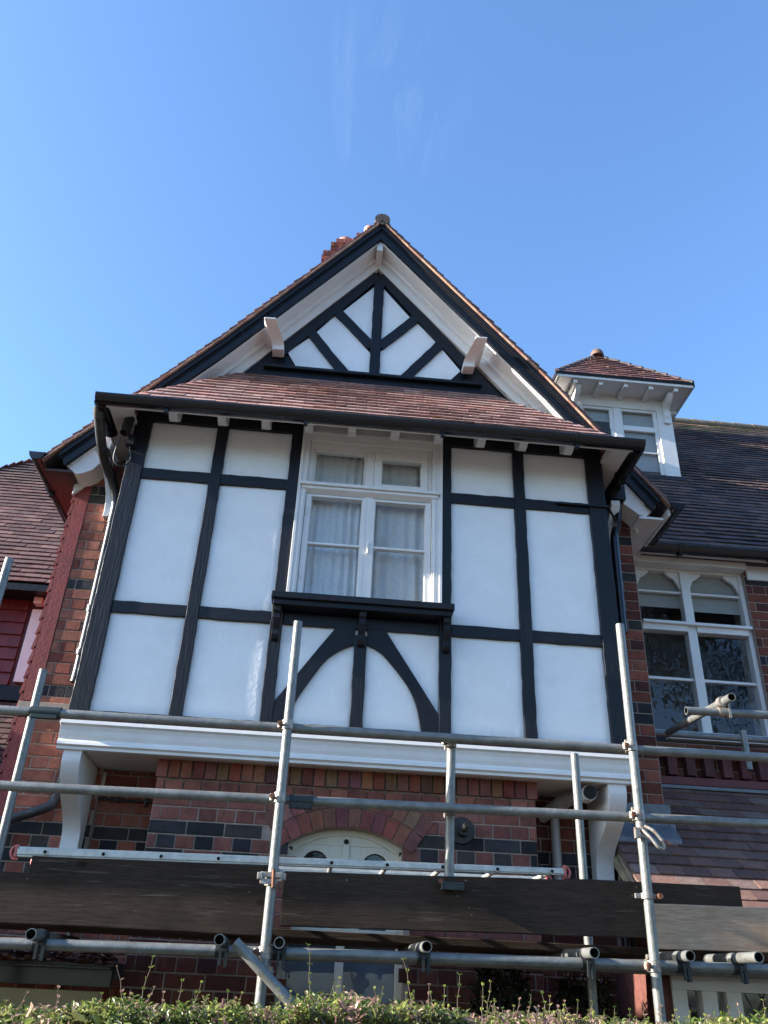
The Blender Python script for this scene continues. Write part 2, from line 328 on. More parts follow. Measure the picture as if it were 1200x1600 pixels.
# --- white render panels: (x0, x1, z0, z1)
PAN = [(-1.51, -.995, 5.02, 5.46), (-.91, -.395, 5.02, 5.46), (-1.51, -.995, 3.915, 4.93), (-.91, -.395, 3.915, 4.93), (-1.51, -.995, 3.12, 3.83), (-.91, -.40, 3.12, 3.83),
       (.868, 1.375, 5.02, 5.46), (1.455, 1.97, 5.02, 5.46), (.868, 1.375, 3.91, 4.935), (1.455, 1.97, 3.91, 4.935), (.868, 1.375, 3.12, 3.83), (1.455, 1.97, 3.12, 3.83),
       (-.33, .20, 3.12, 3.85), (.27, .79, 3.12, 3.85)]
def panel(x0, x1, z0, z1, y):
    """a trowelled panel: a fine grid, pillowed a little at its edges"""
    nx, nz = max(6, int((x1-x0)/.03)), max(6, int((z1-z0)/.03)); vs = []; fs = []
    ph = R_.uniform(0, 9)
    for j in range(nz+1):
        for i in range(nx+1):
            x = x0+(x1-x0)*i/nx; z = z0+(z1-z0)*j/nz
            e = min(x-x0, x1-x, z-z0, z1-z); yy = y+.006*max(0, 1-e/.035)**2+.0022*math.sin(x*7+ph)*math.sin(z*5.3+ph)+jit(.0003)
            vs.append((x, yy, z))
    for j in range(nz):
        for i in range(nx):
            a = j*(nx+1)+i; fs.append((a, a+1, a+nx+2, a+nx+1))
    m = MB(); m.add(vs, fs, None, 0, True); return m
for (x0, x1, z0, z1) in PAN:
    panel(x0-.012, x1+.012, z0-.012, z1+.012, .012).build('render_panel', PLASTER, H)
# --- timbers
def tim(name, *a, **k):
    m = MB(); member(m, *a, **k); return m.build(name, BLACKV if abs(a[0][0]-a[1][0]) < .1 else BLACKH, H, .004)
YF = -.012
tim('corner_post', (-1.572, 3.05), (-1.572, 5.585), .128, YF-.006, .03)
tim('corner_post', (2.035, 3.05), (2.035, 5.585), .135, YF-.006, .03)
tim('stud', (-.952, 3.10), (-.952, 5.455), .088, YF, .03)
tim('stud', (-.362, 3.10), (-.362, 5.455), .085, YF, .03)
tim('stud', (.831, 3.10), (.831, 5.455), .085, YF, .03)
tim('stud', (1.415, 3.10), (1.415, 5.455), .088, YF, .03)
tim('stud', (.235, 3.13), (.235, 3.78), .087, YF-.002, .03, w1=.09)
for (xa, xb) in ((-1.508, -.996), (-.908, -.405), (.874, 1.371), (1.459, 1.967)):
    tim('rail', (xa, 4.976), (xb, 4.976), .088, YF+.004, .03)
    tim('rail', (xa, 3.872), (xb, 3.872), .088, YF+.004, .03)
tim('head_rail', (-1.508, 5.515), (-.322, 5.515), .118, YF-.003, .03)
tim('head_rail', (.806, 5.515), (1.967, 5.515), .118, YF-.003, .03)
tim('sill_rail', (-1.66, 3.085), (2.13, 3.085), .09, YF-.010, .03)
tim('rail', (-.318, 3.868), (.788, 3.868), .085, YF+.003, .03)
# curved braces of the apron under the window
Lo = [(.19, 3.845), (.062, 3.838), (-.05, 3.675), (-.18, 3.48), (-.318, 3.278), (-.318, 3.13)]
Li = [(.19, 3.713), (.081, 3.652), (-.007, 3.571), (-.11, 3.406), (-.179, 3.277), (-.225, 3.13)]
Ro = [(.28, 3.845), (.403, 3.838), (.50, 3.69), (.62, 3.51), (.783, 3.262), (.788, 3.13)]
Ri = [(.28, 3.717), (.366, 3.673), (.44, 3.603), (.563, 3.453), (.631, 3.315), (.671, 3.13)]
def fine(c, k=6):       # Catmull-Rom
    o = []
    for i in range(len(c)-1):
        p = [c[max(0, i-1)], c[i], c[i+1], c[min(len(c)-1, i+2)]]
        for j in range(k):
            t = j/k
            o.append(tuple(.5*((2*p[1][d])+(-p[0][d]+p[2][d])*t+(2*p[0][d]-5*p[1][d]+4*p[2][d]-p[3][d])*t*t+(-p[0][d]+3*p[1][d]-3*p[2][d]+p[3][d])*t**3) for d in (0, 1)))
    return o+[c[-1]]
for A, B_ in ((Lo, Li), (Ro, Ri)):
    m = MB()
    O2 = []
    for i in range(len(A)-1): O2 += [(A[i][0]+(A[i+1][0]-A[i][0])*j/6, A[i][1]+(A[i+1][1]-A[i][1])*j/6) for j in range(6)]
    O2.append(A[-1]); band(m, O2, fine(B_), YF+.001, .03); m.build('curved_brace', BLACK, H, .003)
# window board with three brackets
m = MB(); m.box(-.41, .875, -.155, -.015, 3.965, 4.012); m.box(-.395, .86, -.13, -.015, 3.925, 3.965); m.build('window_board', BLACK, H, .004)
box('window_frieze', WHITE, H, -.32, .80, -.020, .03, 5.472, 5.585)
for x in (-.362, .236, .832):
    m = MB(); m.prism([(-.016, 3.93), (-.105, 3.93), (-.10, 3.89), (-.085, 3.875), (-.09, 3.84), (-.075, 3.80), (-.058, 3.765), (-.062, 3.73), (-.05, 3.70), (-.016, 3.69)], x-.024, x+.024, axis='x')
    m.build('board_bracket', BLACK, H, .002)
# --- main window
WN = bpy.data.objects.new('window', None); COL.objects.link(WN); WN.parent = H
def wbox(name, m, *a, bevel=.003): return box(name, m, WN, *a, bevel=bevel)
m = MB()
m.box(-.317, -.25, -.035, .04, 4.015, 5.47); m.box(.72, .80, -.035, .04, 4.015, 5.47); m.box(-.249, .719, -.035, .04, 5.385, 5.47)
m.box(-.317, .80, -.050, -.036, 5.445, 5.468); m.box(-.317, -.295, -.045, -.036, 4.02, 5.444); m.box(.778, .80, -.045, -.036, 4.02, 5.444); m.box(-.275, -.262, -.041, -.036, 4.02, 5.40); m.box(.735, .748, -.041, -.036, 4.02, 5.40)
m.build('architrave', WHITE, WN, .003)
m = MB()
m.box(-.249, -.212, -.005, .06, 4.02, 5.384); m.box(.684, .719, -.005, .06, 4.02, 5.384); m.box(-.211, .683, -.005, .06, 5.325, 5.384); m.box(.197, .262, -.012, .06, 4.02, 5.325)
m.box(-.211, .196, -.004, .06, 4.985, 5.0); m.box(.263, .683, -.004, .06, 4.985, 5.0); m.box(-.249, .719, -.005, .06, 4.013, 4.019)
m.build('window_frame', WHITE, WN, .003)
m = MB(); m.box(-.30, .775, -.068, -.02, 4.958, 4.984); m.prism([(-.05, 4.957), (-.05, 4.935), (-.006, 4.905), (-.006, 4.957)], -.285, .762, axis='x'); m.build('transom', WHITE, WN, .003)
def sash(x0, x1, z0, z1, gx0, gx1, gz0, gz1, bars=(), y0=-.002, y1=.045, name='sash', g=GLASS):
    m = MB(); m.box(x0, gx0, y0, y1, z0, z1); m.box(gx1, x1, y0, y1, z0, z1); m.box(gx0, gx1, y0+.001, y1, z0, gz0); m.box(gx0, gx1, y0+.001, y1, gz1, z1)
    for z in bars: m.box(gx0, gx1, y0+.004, y1-.008, z-.009, z+.009)
    for (a0, a1, c0, c1) in ((gx0, gx0+.006, gz0, gz1), (gx1-.006, gx1, gz0, gz1)): m.box(a0, a1, y0+.012, y1-.01, c0, c1)
    m.build(name, WHITE, WN, .0025)
    zs = [gz0]+list(bars)+[gz1]
    for i in range(len(zs)-1):
        p = MB(); p.box(gx0-.004, gx1+.004, y0+.026+jit(.001), y0+.030, zs[i]+.002, zs[i+1]-.002); p.build('glass_pane', g, WN)
sash(-.211, .196, 5.001, 5.324, -.20, .186, 5.005, 5.302)
sash(.264, .683, 5.001, 5.324, .322, .635, 5.04, 5.265, y0=-.016, y1=.04, name='top_casement')
sash(-.246, .218, 4.02, 4.90, -.205, .187, 4.06, 4.882, bars=(4.482,), y0=-.016)
sash(.2205, .716, 4.02, 4.90, .284, .675, 4.064, 4.880, bars=(4.484,), y0=-.014)
for (x, z) in ((-.232, 4.75), (-.232, 4.22)):
    m = MB(); m.tube([(x, -.022, z-.035), (x, -.022, z+.035)], .006, 8); m.build('hinge', WHITE, WN)
m = MB(); m.box(.236, .252, -.024, -.014, 4.43, 4.52); m.tube([(.244, -.03, 4.505), (.242, -.04, 4.46), (.244, -.032, 4.42)], .005, 8); m.build('window_catch', WHITE, WN)
# --- lower cornice of the bay, soffit under the jetty
cor = [(-.025, 3.045), (-.085, 3.045), (-.088, 3.022), (-.070, 3.012), (-.062, 2.985), (-.058, 2.955), (-.050, 2.93), (-.062, 2.915), (-.066, 2.895), (-.05, 2.885), (-.05, 2.868), (-.025, 2.862)]
m = MB(); m.prism(cor, -1.645, 2.085, axis='x'); m.build('bay_cornice', WHITE, H, .001)
m = MB(); m.prism([(-1.60, 2.865), (-1.63, 2.915), (-1.63, 2.96), (-1.67, 3.045), (-1.60, 3.045)], -.024, .44, axis='y'); m.build('bay_cornice', WHITE, H, .001)
m = MB(); m.prism([(2.05, 2.865), (2.07, 2.915), (2.07, 2.96), (2.11, 3.045), (2.05, 3.045)], -.024, .44, axis='y'); m.build('bay_cornice', WHITE, H, .001)
m = MB(); m.box(-1.60, 2.05, -.024, .50, 2.872, 2.898); m.build('bay_soffit', WHITE, H)
def console(x, w, name='bay_bracket'):
    pr = [(.45, 2.865), (-.03, 2.865), (-.035, 2.80), (.0, 2.72), (.07, 2.64), (.17, 2.575), (.27, 2.51), (.33, 2.44), (.345, 2.36), (.34, 2.25), (.45, 2.25)]
    m = MB(); c = fine(pr[1:10], 4); m.prism([pr[0]]+c+[pr[-1]], x, x+w, axis='x'); return m.build(name, WHITE, H, .003)
console(-1.60, .115); console(1.905, .12)
box('bracket_pad', WHITE, H, 1.88, 2.05, .28, .45, 2.21, 2.249)
# --- brickwork
def main_dark(row, k, z):
    if 4.12 < z < 4.21 or 4.92 < z < 5.01: return True
    if 2.40 < z < 2.49: return True
    if z < 2.40 and z > 2.05: return k % 2 == 0
    return False
def low_dark(row, k, z):
    if 2.415 < z < 2.50: return True
    if 2.19 < z < 2.415: return k % 2 == (0 if row % 2 else 1)
    return False
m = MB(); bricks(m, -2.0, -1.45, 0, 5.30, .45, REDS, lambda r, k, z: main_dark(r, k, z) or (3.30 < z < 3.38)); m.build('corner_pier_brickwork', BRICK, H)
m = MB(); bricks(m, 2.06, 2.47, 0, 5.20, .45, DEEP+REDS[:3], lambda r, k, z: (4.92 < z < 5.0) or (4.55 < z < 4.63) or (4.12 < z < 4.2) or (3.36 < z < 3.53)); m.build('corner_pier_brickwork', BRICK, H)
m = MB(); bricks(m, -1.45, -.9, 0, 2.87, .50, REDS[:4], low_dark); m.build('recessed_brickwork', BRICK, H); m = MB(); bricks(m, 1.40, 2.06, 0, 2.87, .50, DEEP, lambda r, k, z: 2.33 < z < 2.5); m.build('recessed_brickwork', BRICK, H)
# central brick projection with the arched window
AX0, AX1 = -.152, .603; ACX = (AX0+AX1)/2; ASP = 2.405; ARISE = .112; half = (AX1-AX0)/2; RAD = (half*half+ARISE*ARISE)/(2*ARISE); ACZ = ASP+ARISE-RAD
def inarch(x, z):
    if AX0-.0 < x < AX1+.0 and z < ASP: return True
    return abs(x-ACX) < half and (x-ACX)**2+(z-ACZ)**2 < RAD**2
def ringzone(x, z):
    r = math.hypot(x-ACX, z-ACZ); th = math.atan2(x-ACX, z-ACZ)
    return inarch(x, z) or (r < RAD+.19 and abs(th) < math.asin(half/RAD)+.03)
m = MB(); bricks(m, -1.02, 1.45, 1.92, 2.665, .10, PINKS, low_dark, cut=ringzone); bricks(m, -1.02, 1.45, 0, 1.915, .10, [tuple(q*.62 for q in c) for c in DEEP], None, cut=ringzone)  # lower courses coloured darker to stand in for the shade under the deck
bricks(m, -1.02, 1.45, 2.672, 2.752, .085, [(.27, .10, .068), (.24, .088, .062), (.19, .07, .052)])
x = -1.03
while x < 1.46:      # soldier course
    col = tuple(q*R_.uniform(.7, 1.1) for q in R_.choice([(.23, .088, .06), (.27, .11, .078), (.16, .06, .045), (.25, .095, .062)]))
    m.box(x+.005, x+.072, .08+jit(.002), .12, 2.762, 2.90, col); x += .078
TH = math.asin(half/RAD)+.06
for ring, (r0, r1, nb) in enumerate(((RAD+.004, RAD+.118, 12), (RAD+.126, RAD+.236, 13))):
    for i in range(nb):
        a0 = -TH+2*TH*i/nb+.004; a1 = -TH+2*TH*(i+1)/nb-.004
        if ring and (i == 0 or i == nb-1): pass
        q = [(ACX+r*math.sin(a), ACZ+r*math.cos(a)) for r, a in ((r0, a0), (r0, a1), (r1, a1), (r1, a0))]
        col = tuple(c*R_.uniform(.8, 1.15) for c in R_.choice(PINKS)); yy = .0925+jit(.0015)
        m.prism(q, yy, .15, col=col)
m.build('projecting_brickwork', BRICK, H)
m = MB()      # mortar backing sheets
m.box(-2.0, -1.45, .456, .80, 0, 5.34); m.box(2.06, 2.47, .456, .80, 0, 5.22); m.box(-1.45, -1.0, .506, .80, 0, 2.871); m.box(1.43, 2.06, .506, .80, 0, 2.871)
m.box(-1.018, AX0, .106, .52, 0, 2.871); m.box(AX1, 1.448, .106, .52, 0, 2.871); m.box(AX0, AX1, .106, .52, 2.52, 2.871); m.box(AX0, AX1, .106, .5, 0, 1.0)
pa = [(ACX+RAD*math.sin(a), ACZ+RAD*math.cos(a)) for a in [-math.asin(half/RAD)+2*math.asin(half/RAD)*i/14 for i in range(15)]]
band(m, pa, [(p[0], 2.52) for p in pa], .106, .3)
m.build('mortar_bed', MORTAR, H)
b = MB(); b.box(-1.45, 2.4, .46, .7, 2.875, 6.2); b.build('inner_wall', ROOM, H)
# arched ground floor window
AW = bpy.data.objects.new('arched_window', None); COL.objects.link(AW); AW.parent = H
m = MB(); i0 = [(ACX+(p[0]-ACX)*.90, p[1]-.035) for p in pa]
band(m, pa, i0, .17, .24, 0)
m.box(AX0, AX0+.04, .17, .24, 1.0, ASP-.005); m.box(AX1-.04, AX1, .17, .24, 1.0, ASP-.005)
m.box(AX0+.04, AX1-.04, .165, .24, 1.90, 1.945); m.box(ACX-.025, ACX+.025, .172, .24, 1.0, 1.90)
m.box(ACX-.02, ACX+.02, .172, .20, 1.945, 2.47)
band(m, i0[1:-1], [(p[0], 2.42) for p in i0[1:-1]], .178, .20)
for cx in (ACX-.19, ACX+.19):      # tracery heads: a plate with a round-topped light cut out of it
    A = [(cx+.085*math.cos(t), 2.300+.085*math.sin(t)) for t in [math.pi*i/12 for i in range(13)]]
    band(m, A, [(p[0], 2.42) for p in A], .181, .20)
    s0, s1 = (AX0+.04, ACX-.02) if cx < ACX else (ACX+.02, AX1-.04)
    m.box(s0, cx-.085, .181, .20, 1.945, 2.42); m.box(cx+.085, s1, .181, .20, 1.945, 2.42)
m.build('window_frame', CREAM, AW, .002)
m = MB(); m.tube([(ACX, .168, 2.445), (ACX, .179, 2.445)], .016, 12); m.build('vent_hole', HOLE, AW)
for (x0, x1, z0, z1) in ((AX0+.04, ACX-.025, 1.0, 1.90), (ACX+.025, AX1-.04, 1.0, 1.90), (AX0+.03, AX1-.03, 1.945, 2.38)):
    m = MB(); m.box(x0, x1, .214, .219, z0, z1); m.build('glass_pane', GLASS, AW)
m = MB(); m.box(AX0, AX1, .235, .30, .9, 1.0); m.build('window_sill', CREAM, AW)
# --- left corner: red rendered strip and hung tiles on the flank seen edge on
m = MB(); m.box(-2.11, -2.0, .445, .60, 3.30, 5.25); m.box(-2.11, -2.0, .445, .60, 0, 3.18); m.build('painted_corner_strip', REDP, H, .003)
m = MB(); m.box(-2.10, -1.95, .50, 7.5, 0, 5.5)
z = .1; k = 0
while z < 5.35:
    y = .445
    while y < 7.4:
        w = .17; o = .08 if k % 2 else 0
        m.hexa([(-2.105, y, z), (-2.138+jit(.002), y, z), (-2.138+jit(.002), y+w-.004, z), (-2.105, y+w-.004, z), (-2.105, y, z+.135), (-2.118, y, z+.125), (-2.118, y+w-.004, z+.125), (-2.105, y+w-.004, z+.135)])
        y += w
    z += .112; k += 1
m.build('hung_tile_flank', REDP, H)
box('stone_band', MORTAR, H, -2.12, -1.66, .43, .46, 3.20, 3.29)
m = MB(); m.box(2.30, 2.47, .81, 7.5, 0, 5.4, (.16, .06, .05)); m.build('flank_wall', BRICK, H)

# --- gable wall, y = .45
YW = .45
RT = [(.215, 8.24), (-1.12, 6.57), (-2.33, 5.17)]; RTr = [(.215, 8.24), (1.74, 6.47), (2.735, 5.18)]
def low(P, d): return [(p[0], p[1]-d) for p in P]
m = MB(); m.prism([(-2.1, 5.20), (2.45, 5.20), (1.74, 6.25), (.215, 7.98), (-1.12, 6.34)], YW+.02, YW+.2); m.build('gable_wall', BLACK, H)
GP = {'a': [(.182, 7.578), (.189, 6.894), (-.093, 7.235)], 'b': [(.282, 7.569), (.558, 7.213), (.284, 6.892)],
      'c': [(-.159, 7.159), (.178, 6.753), (.187, 6.479), (.051, 6.476), (-.318, 6.932)], 'd': [(.616, 7.152), (.793, 6.939), (.436, 6.482), (.282, 6.480), (.284, 6.772)],
      'e': [(-.383, 6.865), (-.071, 6.477), (-.437, 6.461), (-.559, 6.673)], 'f': [(.859, 6.865), (1.022, 6.636), (.896, 6.478), (.547, 6.473)]}
for k, poly in GP.items():
    cx = sum(p[0] for p in poly)/len(poly); cz = sum(p[1] for p in poly)/len(poly)
    q = [(p[0]+(p[0]-cx)*.05, p[1]+(p[1]-cz)*.05) for p in poly]
    m = MB(); m.prism(q, YW+.005, YW+.018); m.build('gable_panel', PLASTER, H)
def gt(name, p0, p1, w, dy=0, w1=None):
    m = MB(); member(m, p0, p1, w, YW-.018-dy, YW+.02, w1=w1); m.build(name, BLACK, H, .003)
gt('king_post', (.233, 7.72), (.235, 6.46), .096, .004)
gt('rake_timber', (.215, 7.745), (-.90, 6.33), .105, .002); gt('rake_timber', (.245, 7.745), (1.39, 6.30), .105, .002)
gt('gable_brace', (.20, 6.82), (-.165, 7.235), .093); gt('gable_brace', (.27, 6.83), (.62, 7.24), .093)
gt('gable_brace', (-.02, 6.44), (-.385, 6.94), .092); gt('gable_brace', (.485, 6.44), (.86, 6.95), .092)
gt('gable_tie_beam', (-.80, 6.415), (1.25, 6.418), .11, .006)
box('gable_ledge', BLACK, H, -.76, 1.22, YW-.07, YW-.026, 6.435, 6.465)
for s, cx in ((-1, -.66), (1, 1.14)):
    m = MB(); m.prism([(cx-.10, 6.47), (cx+.10, 6.47), (cx-s*.02, 6.60)], YW-.012, YW+.02); m.build('spandrel', BLACK, H, .002)
# --- roof: boards, barge, soffit, tiles
for P, PS, PB in ((RT, RT[:2]+[(-2.13, 5.40)], RT[:2]+[(-2.22, 5.297)]), (RTr, RTr[:2]+[(2.52, 5.458)], RTr[:2]+[(2.63, 5.316)])):
    top, bot = low(PB, .075), low(PB, .255)
    top[2] = (PB[2][0], PB[2][1]-.06); bot[2] = (PB[2][0]+(.05 if PB[2][0] < 0 else -.05), PB[2][1]-.19)
    m = MB(); band(m, top, bot, .195, .225); band(m, low(PB, .06), low(PB, .13), .172, .194); band(m, low(PB, .138), low(PB, .152), .184, .194); m.build('bargeboard', BLACK, H, .003)
    m = MB(); band(m, low(PS, .245), low(PS, .27), .226, YW+.01); band(m, low(PS, .23), low(PS, .425), YW-.035, YW+.018); band(m, low(PS, .262), low(PS, .315), YW-.075, YW-.036); m.build('gable_soffit', WHITE, H, .003)
    m = MB(); band(m, low(P, .03), low(P, .055), .16, 7.5); m.build('roof_deck', ROOM, H)
m = MB(); m.box(.180, .240, .226, YW-.03, 7.86, 7.98); m.build('ridge_beam', WHITE, H, .004)
def purlin(p0, p1, w, y0, y1, y2, e=.75):
    """curved-ended block set square to the rake: its face sweeps back, then drops straight"""
    m = MB(); n = 10; vs = []
    for i in range(n+1):
        t = i/n; q = max(0, (t-.12)/.88); k = min(1, q/e); u = math.sin(k*math.pi/2)
        x = p0[0]+(p1[0]-p0[0])*u; z = p0[1]+(p1[1]-p0[1])*t; y = y0+(y1-y0)*u
        vs += [(x, y, z), (x+w, y, z+.004), (x+w, y2, z+.004), (x, y2, z)]
    fs = [(3, 2, 1, 0), tuple(range(4*n, 4*n+4))]
    for i in range(n):
        for k in range(4): fs.append((i*4+k, i*4+(k+1) % 4, i*4+4+(k+1) % 4, i*4+4+k))
    m.add(vs, fs); m.build('purlin_bracket', WHITE, H, .004)
purlin((-.775, 6.725), (-.70, 6.575), .105, .07, .31, YW-.03, .7); purlin((1.105, 6.725), (1.035, 6.575), .105, .07, .31, YW-.03, .7)
purlin((-1.97, 5.42), (-1.84, 4.78), .075, .20, .38, YW, .9); purlin((2.23, 5.20), (2.21, 4.78), .075, .20, .38, YW, .9)
m = MB(); m.prism([(-2.206, 5.221), (-2.166, 5.133), (-2.091, 5.072), (-2.066, 5.063), (-2.017, 5.079), (-1.955, 5.116), (-1.878, 5.234), (-1.85, 5.5), (-1.95, 5.45), (-2.15, 5.3)], .24, YW-.005); m.build('kneeler', WHITE, H, .004)
m = MB(); m.prism([(2.35, 5.2), (2.33, 5.45), (2.42, 5.45), (2.626, 5.201), (2.527, 5.09), (2.466, 5.11), (2.417, 5.151)], .24, YW-.005); m.build('kneeler', WHITE, H, .004)
roofv = MB()
for P, s in ((RT, -1), (RTr, 1)):
    for (a, c) in ((P[1], P[0]), (P[2], P[1])):
        v = Vector((c[0]-a[0], 0, c[1]-a[1])); ln = v.length; rows = int(round(ln/.1)); g = ln/rows
        tiles(roofv, (a[0], .155, a[1]-.03), (0, 1, 0), v, rows, lambda r: (jit(.004), 7.3), TP, gauge=g)
        for r in range(rows):        # verge undercloak, pale mortar-edged slips
            q = Vector(a).to_3d(); z = a[1]-.045+(c[1]-a[1])*r/rows; x = a[0]+(c[0]-a[0])*r/rows
            x2 = a[0]+(c[0]-a[0])*(r+1)/rows; z2 = a[1]-.045+(c[1]-a[1])*(r+1)/rows
            col = R_.choice([(.36, .22, .16), (.24, .13, .10), (.30, .2, .16)])
            roofv.hexa([(x, .150, z-.012), (x, .19, z-.012), (x2, .19, z2-.012), (x2, .150, z2-.012), (x, .150, z+.006), (x, .19, z+.006), (x2, .19, z2+.006), (x2, .150, z2+.006)], col)
roofv.build('roof_tiles', TILE, H)
m = MB(); y = .15; k = 0
while y < 7:      # half-round ridge tiles, the first one mortared
    m.tube([(.215, y, 8.215), (.215, y+.29, 8.215)], [.074+jit(.004), .070], 14); y += .3
m.build('ridge_tiles', mat('dark_ridge_tile', (.05, .042, .038), .85, nscale=30, namt=.4, bump=.006, bscale=60, spots=[((.35, .33, .28), 20, .55, .7, .7)]), H)
# --- chimney behind the left slope
CH = bpy.data.objects.new('chimney', None); COL.objects.link(CH); CH.parent = H
m = MB()
def chb(x0, x1, z0, z1, y0=2.75, y1=3.35):
    z = z0; r = 0
    while z < z1-.01:
        zz = min(z+.083, z1); x = x0-(.06 if r % 2 else 0)
        while x < x1:
            a, c = max(x, x0), min(x+.118, x1)
            if c-a > .02: m.box(a+.003, c-.003, y0+jit(.002), y1, z+.003, zz-.003, tuple(q*R_.uniform(.8, 1.15) for q in R_.choice(DEEP+REDS)))
            x += .118
        z = zz; r += 1
chb(-.50, .16, 8.3, 10.60, 3.02, 3.5); chb(-.515, .19, 10.60, 10.70, 3.0, 3.52); chb(-.50, .2, 10.70, 10.82, 3.02, 3.5); chb(-.40, .20, 10.82, 11.0, 3.02, 3.5)
chb(-.33, .0, 11.0, 11.08, 3.02, 3.5); chb(-.045, .21, 11.0, 11.25, 3.03, 3.5); chb(.07, .22, 11.25, 11.34, 3.04, 3.4)
m.build('chimney_stack', BRICK, CH)
m = MB(); m.tube([(-.19, 3.2, 11.07), (-.19, 3.2, 11.19)], [.12, .13], 14); m.tube([(.15, 3.15, 11.33), (.15, 3.15, 11.47)], [.085, .09], 14); m.build('chimney_pot', TERRA, CH)

# --- bay roof
EY, EZ, TY, TZ = -.365, 5.405, .45, 6.36
vx = Vector((0, TY-EY, TZ-EZ)); ln = vx.length; rows = 12; g = ln/rows
XL, XR, XLt, XRt = -1.86, 2.31, -.98, 1.33; HL, HR = -1.60, 2.06
br = MB()
tiles(br, (0, EY, EZ), (1, 0, 0), vx, rows, lambda r: (HL+(XLt-HL)*(r+.6)/rows, HR+(XRt-HR)*(r+.6)/rows), TR, gauge=g, th=.014, lift=.034)
NS = 10
for (xe, hb, xt) in ((XL+.03, HL, XLt), (XR-.03, HR, XRt)):       # the side slopes, swept out at the eaves, laid in courses
    for k in range(NS):
        for c in range(6):
            y0 = EY+(TY-EY)*c/6; y1 = EY+(TY-EY)*(c+1)/6-.004; P_ = []
            for yy, f in ((y0, k/NS), (y1, k/NS), (y1, (k+1.5)/NS), (y0, (k+1.5)/NS)):
                t = (yy-EY)/(TY-EY); hx, hz = hb+(xt-hb)*t, EZ+(TZ-EZ)*t; f = min(f, 1); P_.append((xe+(hx-xe)*f, yy, 5.40+(hz-5.40)*f))
            col = tuple(q*R_.uniform(.8, 1.2) for q in R_.choice(TR)); up = (.018, .018, 0, 0)
            br.hexa([(p[0], p[1], p[2]+u-.012) for p, u in zip(P_, up)]+[(p[0], p[1], p[2]+u) for p, u in zip(P_, up)], col)
br.build('bay_roof_tiles', TILE, H)
HIPM = mat('hip_clay', (.2, .09, .075), .7, nscale=20, namt=.3)
for (xe, xt) in ((HL, XLt), (HR, XRt)):
    m = MB(); n = 10
    for i in range(n):
        p = Vector((xe+(xt-xe)*i/n, EY+(TY-EY)*i/n, EZ+(TZ-EZ)*i/n+.012)); q = Vector((xe+(xt-xe)*(i+1.2)/n, EY+(TY-EY)*(i+1.2)/n, EZ+(TZ-EZ)*(i+1.2)/n+.004))
        m.tube([p-Vector((0, 0, .012)), q-Vector((0, 0, .012))], [.026, .022], 8)
    m.build('hip_tiles', HIPM, H)
m = MB()      # roof core, so nothing shows through
m.add([(HL+.03, EY+.02, EZ+.0), (HR-.03, EY+.02, EZ+.0), (HR-.4, TY, EZ+.56), (HL+.4, TY, EZ+.56), (XLt+.02, TY, TZ-.03), (XRt-.02, TY, TZ-.03)], [(0, 1, 5, 4), (0, 4, 3), (1, 2, 5), (0, 3, 2, 1)])
m.build('bay_roof_core', ROOM, H)
# eaves: soffit, fascia and rafter feet
m = MB(); m.prism([(-.315, 5.375), (-.022, 5.575), (-.022, 5.59), (-.315, 5.39)], -1.64, 2.105, axis='x'); m.prism([(-1.82, 5.335), (-1.64, 5.405), (-1.64, 5.415), (-1.82, 5.345)], -.022, .44); m.prism([(2.27, 5.335), (2.105, 5.405), (2.105, 5.415), (2.27, 5.345)], -.022, .44); m.box(-1.66, -1.62, -.30, -.022, 5.40, 5.43); m.box(2.09, 2.12, -.30, -.022, 5.40, 5.43)
for xo, xi in ((-1.82, -1.64), (2.27, 2.105)): m.add([(xo, -.315, 5.335), (xi, -.315, 5.365), (xi, -.022, 5.405), (xo, -.022, 5.335)], [(0, 1, 2), (0, 2, 3)])
m.box(-1.82, 2.27, -.330, -.316, 5.33, 5.40)
m.box(-1.835, -1.821, -.315, .44, 5.33, 5.40); m.box(2.271, 2.285, -.315, .44, 5.33, 5.40)
m.build('eaves_boards', WHITE, H, .002)
for x in (-1.32, -.945, -.607, -.272, .065, .404, .748, 1.086, 1.42, 1.79):
    m = MB(); m.prism([(-.023, 5.574), (-.27, 5.40), (-.25, 5.392), (-.19, 5.41), (-.165, 5.395), (-.11, 5.395), (-.09, 5.43), (-.023, 5.46)], x-.033, x+.033, axis='x'); m.build('rafter_foot', WHITE, H, .002)
